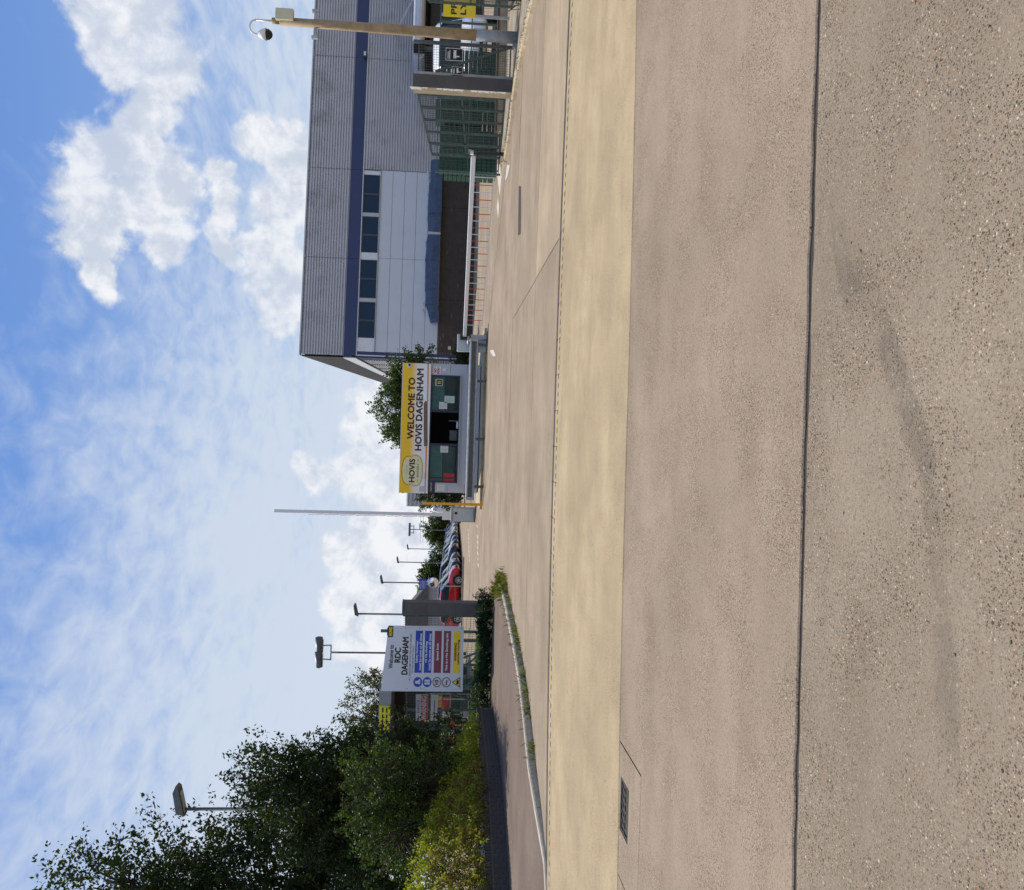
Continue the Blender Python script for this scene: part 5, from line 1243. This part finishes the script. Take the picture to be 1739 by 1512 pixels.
for x in (-.28, .28): MB().box(x-.03, .001, -1.0, x+.03, .06, .9).build('post', 'steel_galv', n2_)
# far yard fence and green crates behind the right gate
yf = thing('yard_fence', 'mesh fence line across the yard behind the right gate', 'fence', (8.3, 27.4, 0), R_(-6))
for s_ in np.arange(0, 11, 2.2): MB().box(s_-.03, -.03, -.03, s_+.03, .03, 2.0).build('post', 'steel_green', yf)
for z in (.12, 1.0, 1.95): MB().box(0, .031, z, 8.8, .055, z+.03).build('rail', 'steel_green', yf)
mb = MB()
for s_ in np.arange(.05, 8.8, .10): mb.box(s_, -.04, .1, s_+.006, -.032, 1.97)
tag(mb.build('mesh_wire', 'wire', yf), None, kind='stuff')
def crate_stack(label, loc, rz, n, wd, dp):
    r = thing('crate_stack', label, 'crates', loc, rz, 'stacks of green bread crates in the yard')
    for k in range(n):
        z = .12+k*.15
        mb = MB(); mb.box(-wd/2, -dp/2, z, wd/2, dp/2, z+.03); mb.box(-wd/2, -dp/2, z+.031, wd/2, -dp/2+.02, z+.125); mb.box(-wd/2, dp/2-.02, z+.031, wd/2, dp/2, z+.125); mb.box(-wd/2, -dp/2+.021, z+.031, -wd/2+.02, dp/2-.021, z+.125); mb.box(wd/2-.02, -dp/2+.021, z+.031, wd/2, dp/2-.021, z+.125)
        for x in np.linspace(-wd/2+.1, wd/2-.1, 5): mb.box(x-.012, -dp/2-.015, z, x+.012, -dp/2-.0005, z+.125)
        mb.build('crate', 'tray_green', r)
    mb = MB(); mb.box(-wd/2, -dp/2, .06, wd/2, dp/2, .115)
    mb.build('dolly', 'tray_green', r)
    for x in (-wd/2+.07, wd/2-.07):
        for y_ in (-dp/2+.07, dp/2-.07): MB().tube([(x-.012, y_, .03), (x+.012, y_, .03)], .032, 10).build('castor', 'rubber', r)
beside = ['nearest the lowered boom tip', 'second along from the lowered boom tip', 'behind the middle of the green gate', 'just past the peeling pillar', 'behind the boom tip', 'behind the gate', 'beside the white van', 'half hidden by the white van']
for i, (x, y_, n) in enumerate(((9.0, 28.6, 12), (9.75, 28.7, 12), (10.5, 28.5, 13), (11.25, 28.8, 12), (9.4, 30.6, 11), (10.2, 30.4, 12), (12.5, 30.8, 12), (13.2, 31.0, 11))):
    crate_stack('tall stack of dark green crates on a dolly '+beside[i], (x, y_, 0), R_(rng.normal()*4), n, .70, .5)
for i, (x, y_, n) in enumerate(((-11.4, 36.2, 11), (-10.6, 36.0, 12), (-9.8, 36.2, 12))):
    crate_stack('tall stack of dark green crates on a dolly '+('half hidden by the site sign' if i == 2 else 'behind the warning sign'), (x, y_, 0), R_(rng.normal()*4), n, .70, .5)
lw = thing('low_wall', 'low buff brick wall running across the yard below the van', 'wall', (11.6, 26.4, 0), R_(4))
MB().box(-2.4, -.1, -.02, 9, .1, .22).build('wall', 'kerb_sand', lw); MB().box(-2.42, -.13, .221, 9, .13, .28).build('coping', 'brick_brown', lw)

# ------------------------------------------------------------------ left yard canopy and clutter
ca = thing('yard_canopy', 'dark yard canopy with grey fascia and bright yellow sign behind the fence', 'canopy', (-9.3, 39, 0), R_(3))
MB().box(-6.6, -.2, 3.40, -1.2, 4, 3.55).build('roof', 'roof_dark', ca); MB().box(-3.4, -.26, 3.38, -1.2, -.201, 3.90).build('fascia', 'cabinet', ca)
o = MB().box(-3.2, -.28, 3.40, -2.1, -.261, 3.88).build('yellow_sign', 'hi_yellow', ca)
mb = MB()
for k in range(2):
    for j in range(4): mb.box(-3.12+.25*j, -.284, 3.52+.17*k, -2.95+.25*j+.04*(j % 2), -.2805, 3.58+.17*k)
mb.build('print', 'black', o)
for x in (-6.0, -1.4): MB().box(x-.08, 0, -.02, x+.08, .16, 3.399).build('column', 'steel_dark', ca)
MB().box(-6.6, 3.9, -.02, -1.2, 3.999, 3.399).build('back_wall', 'black_void', ca)
def rw_barrier(label, loc, rz):
    r = thing('road_barrier', label, 'barrier', loc, rz, 'red and white barriers in the left yard')
    for k in range(5): MB().box(-.75+.3*k, -.02, .75, -.451+.3*k, .02, .95).build('stripe', 'red' if k % 2 == 0 else 'white', r)
    for x in (-.6, .6): MB().box(x-.025, -.03+.051, 0, x+.025, .07, .95).build('leg', 'orange', r); MB().box(x-.05, -.3, -.01, x+.05, .3, .045).build('foot', 'rubber', r)
rw_barrier('red and white plank barrier left of the warning sign beyond the fence', (-11.3, 33.8, 0), R_(8))
rc = thing('roll_cage', 'empty steel roll cage full of red and blue packs behind the fence', 'cage', (-10.3, 34.9, 0))
for x in (-.4, .4):
    for y_ in (-.35, .35): MB().tube([(x, y_, 0), (x, y_, 1.7)], .018, 6).build('upright', 'steel_galv', rc)
for z in (.2, .9, 1.65): MB().box(-.38, -.36, z, .38, .36, z+.03).build('shelf', 'steel_galv', rc)
for i, (x, z, m) in enumerate(((-.2, .24, 'cabinet'), (.15, .24, 'tray_green'), (-.2, .94, 'cabinet_pale'), (.15, .94, 'red_dark'), (.2, 1.2, 'orange'))): MB().box(x-.15, -.3, z, x+.15, .3, z+.25).build('pack', m, rc)

# ------------------------------------------------------------------ car park furniture and the far distance
def street_lamp(label, x, y_, h, kind='single', hs=1.0):
    r = thing('street_lamp', label, 'lamp post', (x, y_, gz(y_)), 0, 'lamp posts round the yard'); z = h-gz(y_)
    MB().tube([(0, 0, -.03), (0, 0, .9), (0, 0, .92), (0, 0, z)], [.085, .085, .055, .045], 10).build('column', 'steel_dark', r, True)
    if kind == 'single':
        o = MB(); o.prism([(-.12, -.05), (.50, .09), (.55, .16), (.40, .22), (-.05, .14)], -.14*hs, .14*hs); o.v = [(p[0]*hs, p[1], p[2]*hs+z) for p in o.v]; a = o.build('lamp_head', 'steel_dark', r, bevel=.02)
        q = MB(); q.add([(-.05*hs, -.11*hs, z-.045*hs), (.42*hs, -.11*hs, z+.063*hs), (.42*hs, .11*hs, z+.063*hs), (-.05*hs, .11*hs, z-.045*hs)], [(0, 1, 2, 3)]); q.build('lens', 'lamp_glass', a)
    elif kind == 'twin':
        MB().tube([(-.38, 0, z-.02), (.38, 0, z-.02)], .035, 8).build('cross_arm', 'steel_dark', r)
        for sgn in (-1, 1):
            MB().tube([(sgn*.36, 0, z-.02), (sgn*.34, 0, z+.35)], .03, 8).build('riser', 'steel_dark', r)
            o = MB(); o.tube([(sgn*.36-.42, 0, z+.50), (sgn*.36-.38, 0, z+.52), (sgn*.36+.38, 0, z+.58), (sgn*.36+.42, 0, z+.58)], [.06, .17, .19, .08], 12); a = o.build('lamp_head', 'steel_dark', r, True)
            MB().box(sgn*.36-.3, -.1, z+.352, sgn*.36+.3, .1, z+.372).build('lens', 'lamp_glass', a)
    else:
        MB().box(-.55, -.05, z-.5, .55, .05, z-.42).build('cross_arm', 'steel_dark', r)
        for x_ in (-.45, .45): MB().box(x_-.04, -.04, z-.419, x_+.04, .04, z-.05).build('riser', 'steel_dark', r)
        MB().box(-.85, -.12, z-.049, .85, .12, z+.22).build('lamp_head', 'steel_dark', r)
    return r
street_lamp('grey street lamp half hidden in the tall tree', -10.3, 25.2, 8.35, 'single', 1.25)
street_lamp('twin-headed floodlight column rising behind the site sign', -10.6, 45, 6.75, 'twin')
street_lamp('single lamp post just above the grey gate pillar', -8.85, 46, 5.55)
street_lamp('single lamp post directly behind the blue car park sign', -10.2, 65, 5.45)
street_lamp('slim single lamp post standing among the car park trees', -11.4, 85, 5.2)
street_lamp('farthest single lamp post beside the floodlight frame', -12.5, 105, 4.95)
street_lamp('column with a wide flat floodlight frame behind the far trees', -11.5, 118, 5.2, 'rig', 1.)
mi = thing('traffic_mirror', 'round convex traffic mirror on a grey post beside the red car', 'mirror', (-8.75, 54.7, gz(54.7)))
MB().tube([(0, 0, -.03), (0, 0, 2.0)], .035, 8).build('post', 'steel_galv', mi, True)
mb = MB(); n_ = 28; vs = [(0, -.12, 0)]
for j, rr in enumerate((.15, .30)):
    for k in range(n_): a = 2*math.pi*k/n_; vs.append((rr*math.cos(a), -.12+.05*(rr/.3)**2, rr*math.sin(a)))
fs = [(0, 1+k, 1+(k+1) % n_) for k in range(n_)]+[(1+k, 1+n_+k, 1+n_+(k+1) % n_, 1+(k+1) % n_) for k in range(n_)]
mb.add([(x+.2, y_, z+1.80+.06) for x, y_, z in vs], fs); mo = mb.build('mirror_face', 'mirror', mi, True)
mb = MB(); mb.tube([(.2, -.068, 1.86), (.2, -.03, 1.86)], [.325, .28], 28); mb.build('rim', 'white_clean', mo)
bs = thing('blue_sign', 'blue board with white lines of text above the round mirror', 'sign', (-9.5, 60, gz(60)))
MB().tube([(0, 0.03, -.03), (0, .03, 2.8)], .03, 8).build('post', 'steel_galv', bs); MB().box(-.38, -.03, 2.42, .38, 0, 2.90).build('board', 'blue_print', bs)
mb = MB()
for k in range(4): mb.box(-.30, -.034, 2.50+.095*k, .28-.05*(k % 2), -.0305, 2.525+.095*k)
mb.build('print', 'white_clean', bs)
kx = thing('edge_kerb', 'dark edging kerb along the near side of the car row', 'kerb', (-8.7, 54.9, gz(55))); MB().box(-8, -.06, -.03, 1.6, .06, .11).build('kerb', 'kerb', kx)
MB().box(-8, .061, -.03, 1.6, .9, .05).build('planting_strip', 'soil', kx)
ho = thing('house', 'small grey gabled building behind the parked cars', 'building', (-15.2, 78, gz(78)), R_(4))
MB().box(-3, 0, -.05, 2.7, 5, 2.75).build('wall', 'house_wall', ho); MB().prism([(-3.3, 2.751), (3.0, 2.751), (2.6, 3.0), (.6, 4.6), (-.6, 4.6)], -.3, 5.3).build('roof', 'roof_dark', ho)
o = MB().box(.6, -.03, 1.0, 1.6, -.001, 2.1).build('window', 'white_frame', ho); MB().box(.66, -.04, 1.06, 1.54, -.031, 2.04).build('pane', 'glass_blue', o)
shd = thing('shed_building', 'grey ribbed shed wall in the distance beside the booth', 'building', (-6.6, 92, gz(92)), R_(2))
MB().box(.05, .05, -.05, 9, 14, 5.5).build('core', 'cladding_side', shd)
corr('cladding_sheet', 0, 9, 3.2, 5.6, 'cladding', shd, .42, .12); corr('cladding_sheet', 0, 9, 0, 2.7, 'cladding', shd, .42, .12); MB().box(-.02, -.16, 2.71, 9, .04, 3.19).build('blue_band', 'blue_band', shd)
for i, (x, y_, ell_n, lb) in enumerate(((-14.6, 96, 0, 'green tree behind the parked cars nearest the blue sign'), (-13.0, 128, 1, 'wide green tree behind the far parked cars and red trailer'), (-8.6, 136, 2, 'far round tree showing beside the raised boom'))):
    z0 = gz(y_)
    ell = [[(-14.4, 96, 1.9, 2.2, 1.6, 1.4), (-13.2, 96, 1.3, 1.6, 1.4, 1.1), (-16, 96, 2.0, 1.8, 1.4, 1.3)], [(-12.6, 128, 2.0, 1.9, 1.6, 1.5), (-10.6, 128, 1.3, 2.2, 1.6, 1.4), (-14.2, 128, 1.2, 1.8, 1.5, 1.2)], [(-8.4, 136, 1.4, 1.7, 1.5, 1.2), (-7.0, 136, .9, 1.5, 1.3, 1.0)]][ell_n]
    plant('tree', lb, 'tree', (x, y_, z0), ell, 380, 26, 'leaf_mid', (.4, .9), .16, .24, .6, 'far trees beyond the car park', .14, .4)
tl = thing('trailer', 'white roofed trailer with red and blue striped side beyond the cars', 'trailer', (-9.3, 131, gz(131)))
MB().box(-2.9, 0, .9, 2.9, 2.4, 3.1).build('body', 'white', tl); MB().box(-3.0, -.05, 3.101, 3.0, 2.45, 3.35).build('roof', 'white_clean', tl)
for k, (a, b, m) in enumerate(((-2.8, -1.9, 'red'), (-1.7, .9, 'white_clean'), (1.0, 1.8, 'blue_print'), (1.85, 2.8, 'red'))): MB().box(a, -.02, 1.1, b, -.001, 2.6).build('side_panel', m, tl)
for x in (-2, 1.6, 2.3): MB().tube([(x, .02, .45), (x, .3, .45)], .45, 16).build('wheel', 'rubber', tl)
gan = thing('rail_gantry', 'distant overhead line gantry with wires above the far trees', 'gantry', (-15, 170, gz(170)))
for x in (-1.0, 4.2, 7.4): MB().box(x-.12, -.12, -.05, x+.12, .12, 6.3).build('mast', 'steel_galv', gan)
for x in (-1.0, 4.2, 7.4): MB().box(x-.6, -.06, 6.31, x+.6, .06, 6.45).build('insulator_arm', 'blue_band', gan)
for z in (5.7, 6.2): MB().bar((-4, 0, z), (13, 0, z+.1), .05, .05).build('wire', 'steel_dark', gan)
# long far boundary hedge so that the yard ends in greenery, not in a bare edge
hc = []; hd = []
for i in range(1500):
    x = rng.uniform(-60, 60); hc.append((x, 182+rng.normal()*1.2, gz(180)+rng.random()**.7*(2.4+.8*math.sin(x*.31)+.5*math.sin(x*.9)))); hd.append(Vector((rng.normal()*.5, -.3, .7)).normalized())
V, F = leaves(np.array(hc), np.array(hd), 16, rng.uniform(.5, 1.2, 1500), .35, .5, .65)
tag(link('far_greenery', npmesh('far_greenery', V, F), 'leaf_dark'), 'far band of dark green bushes closing the yard', 'bushes', kind='stuff')
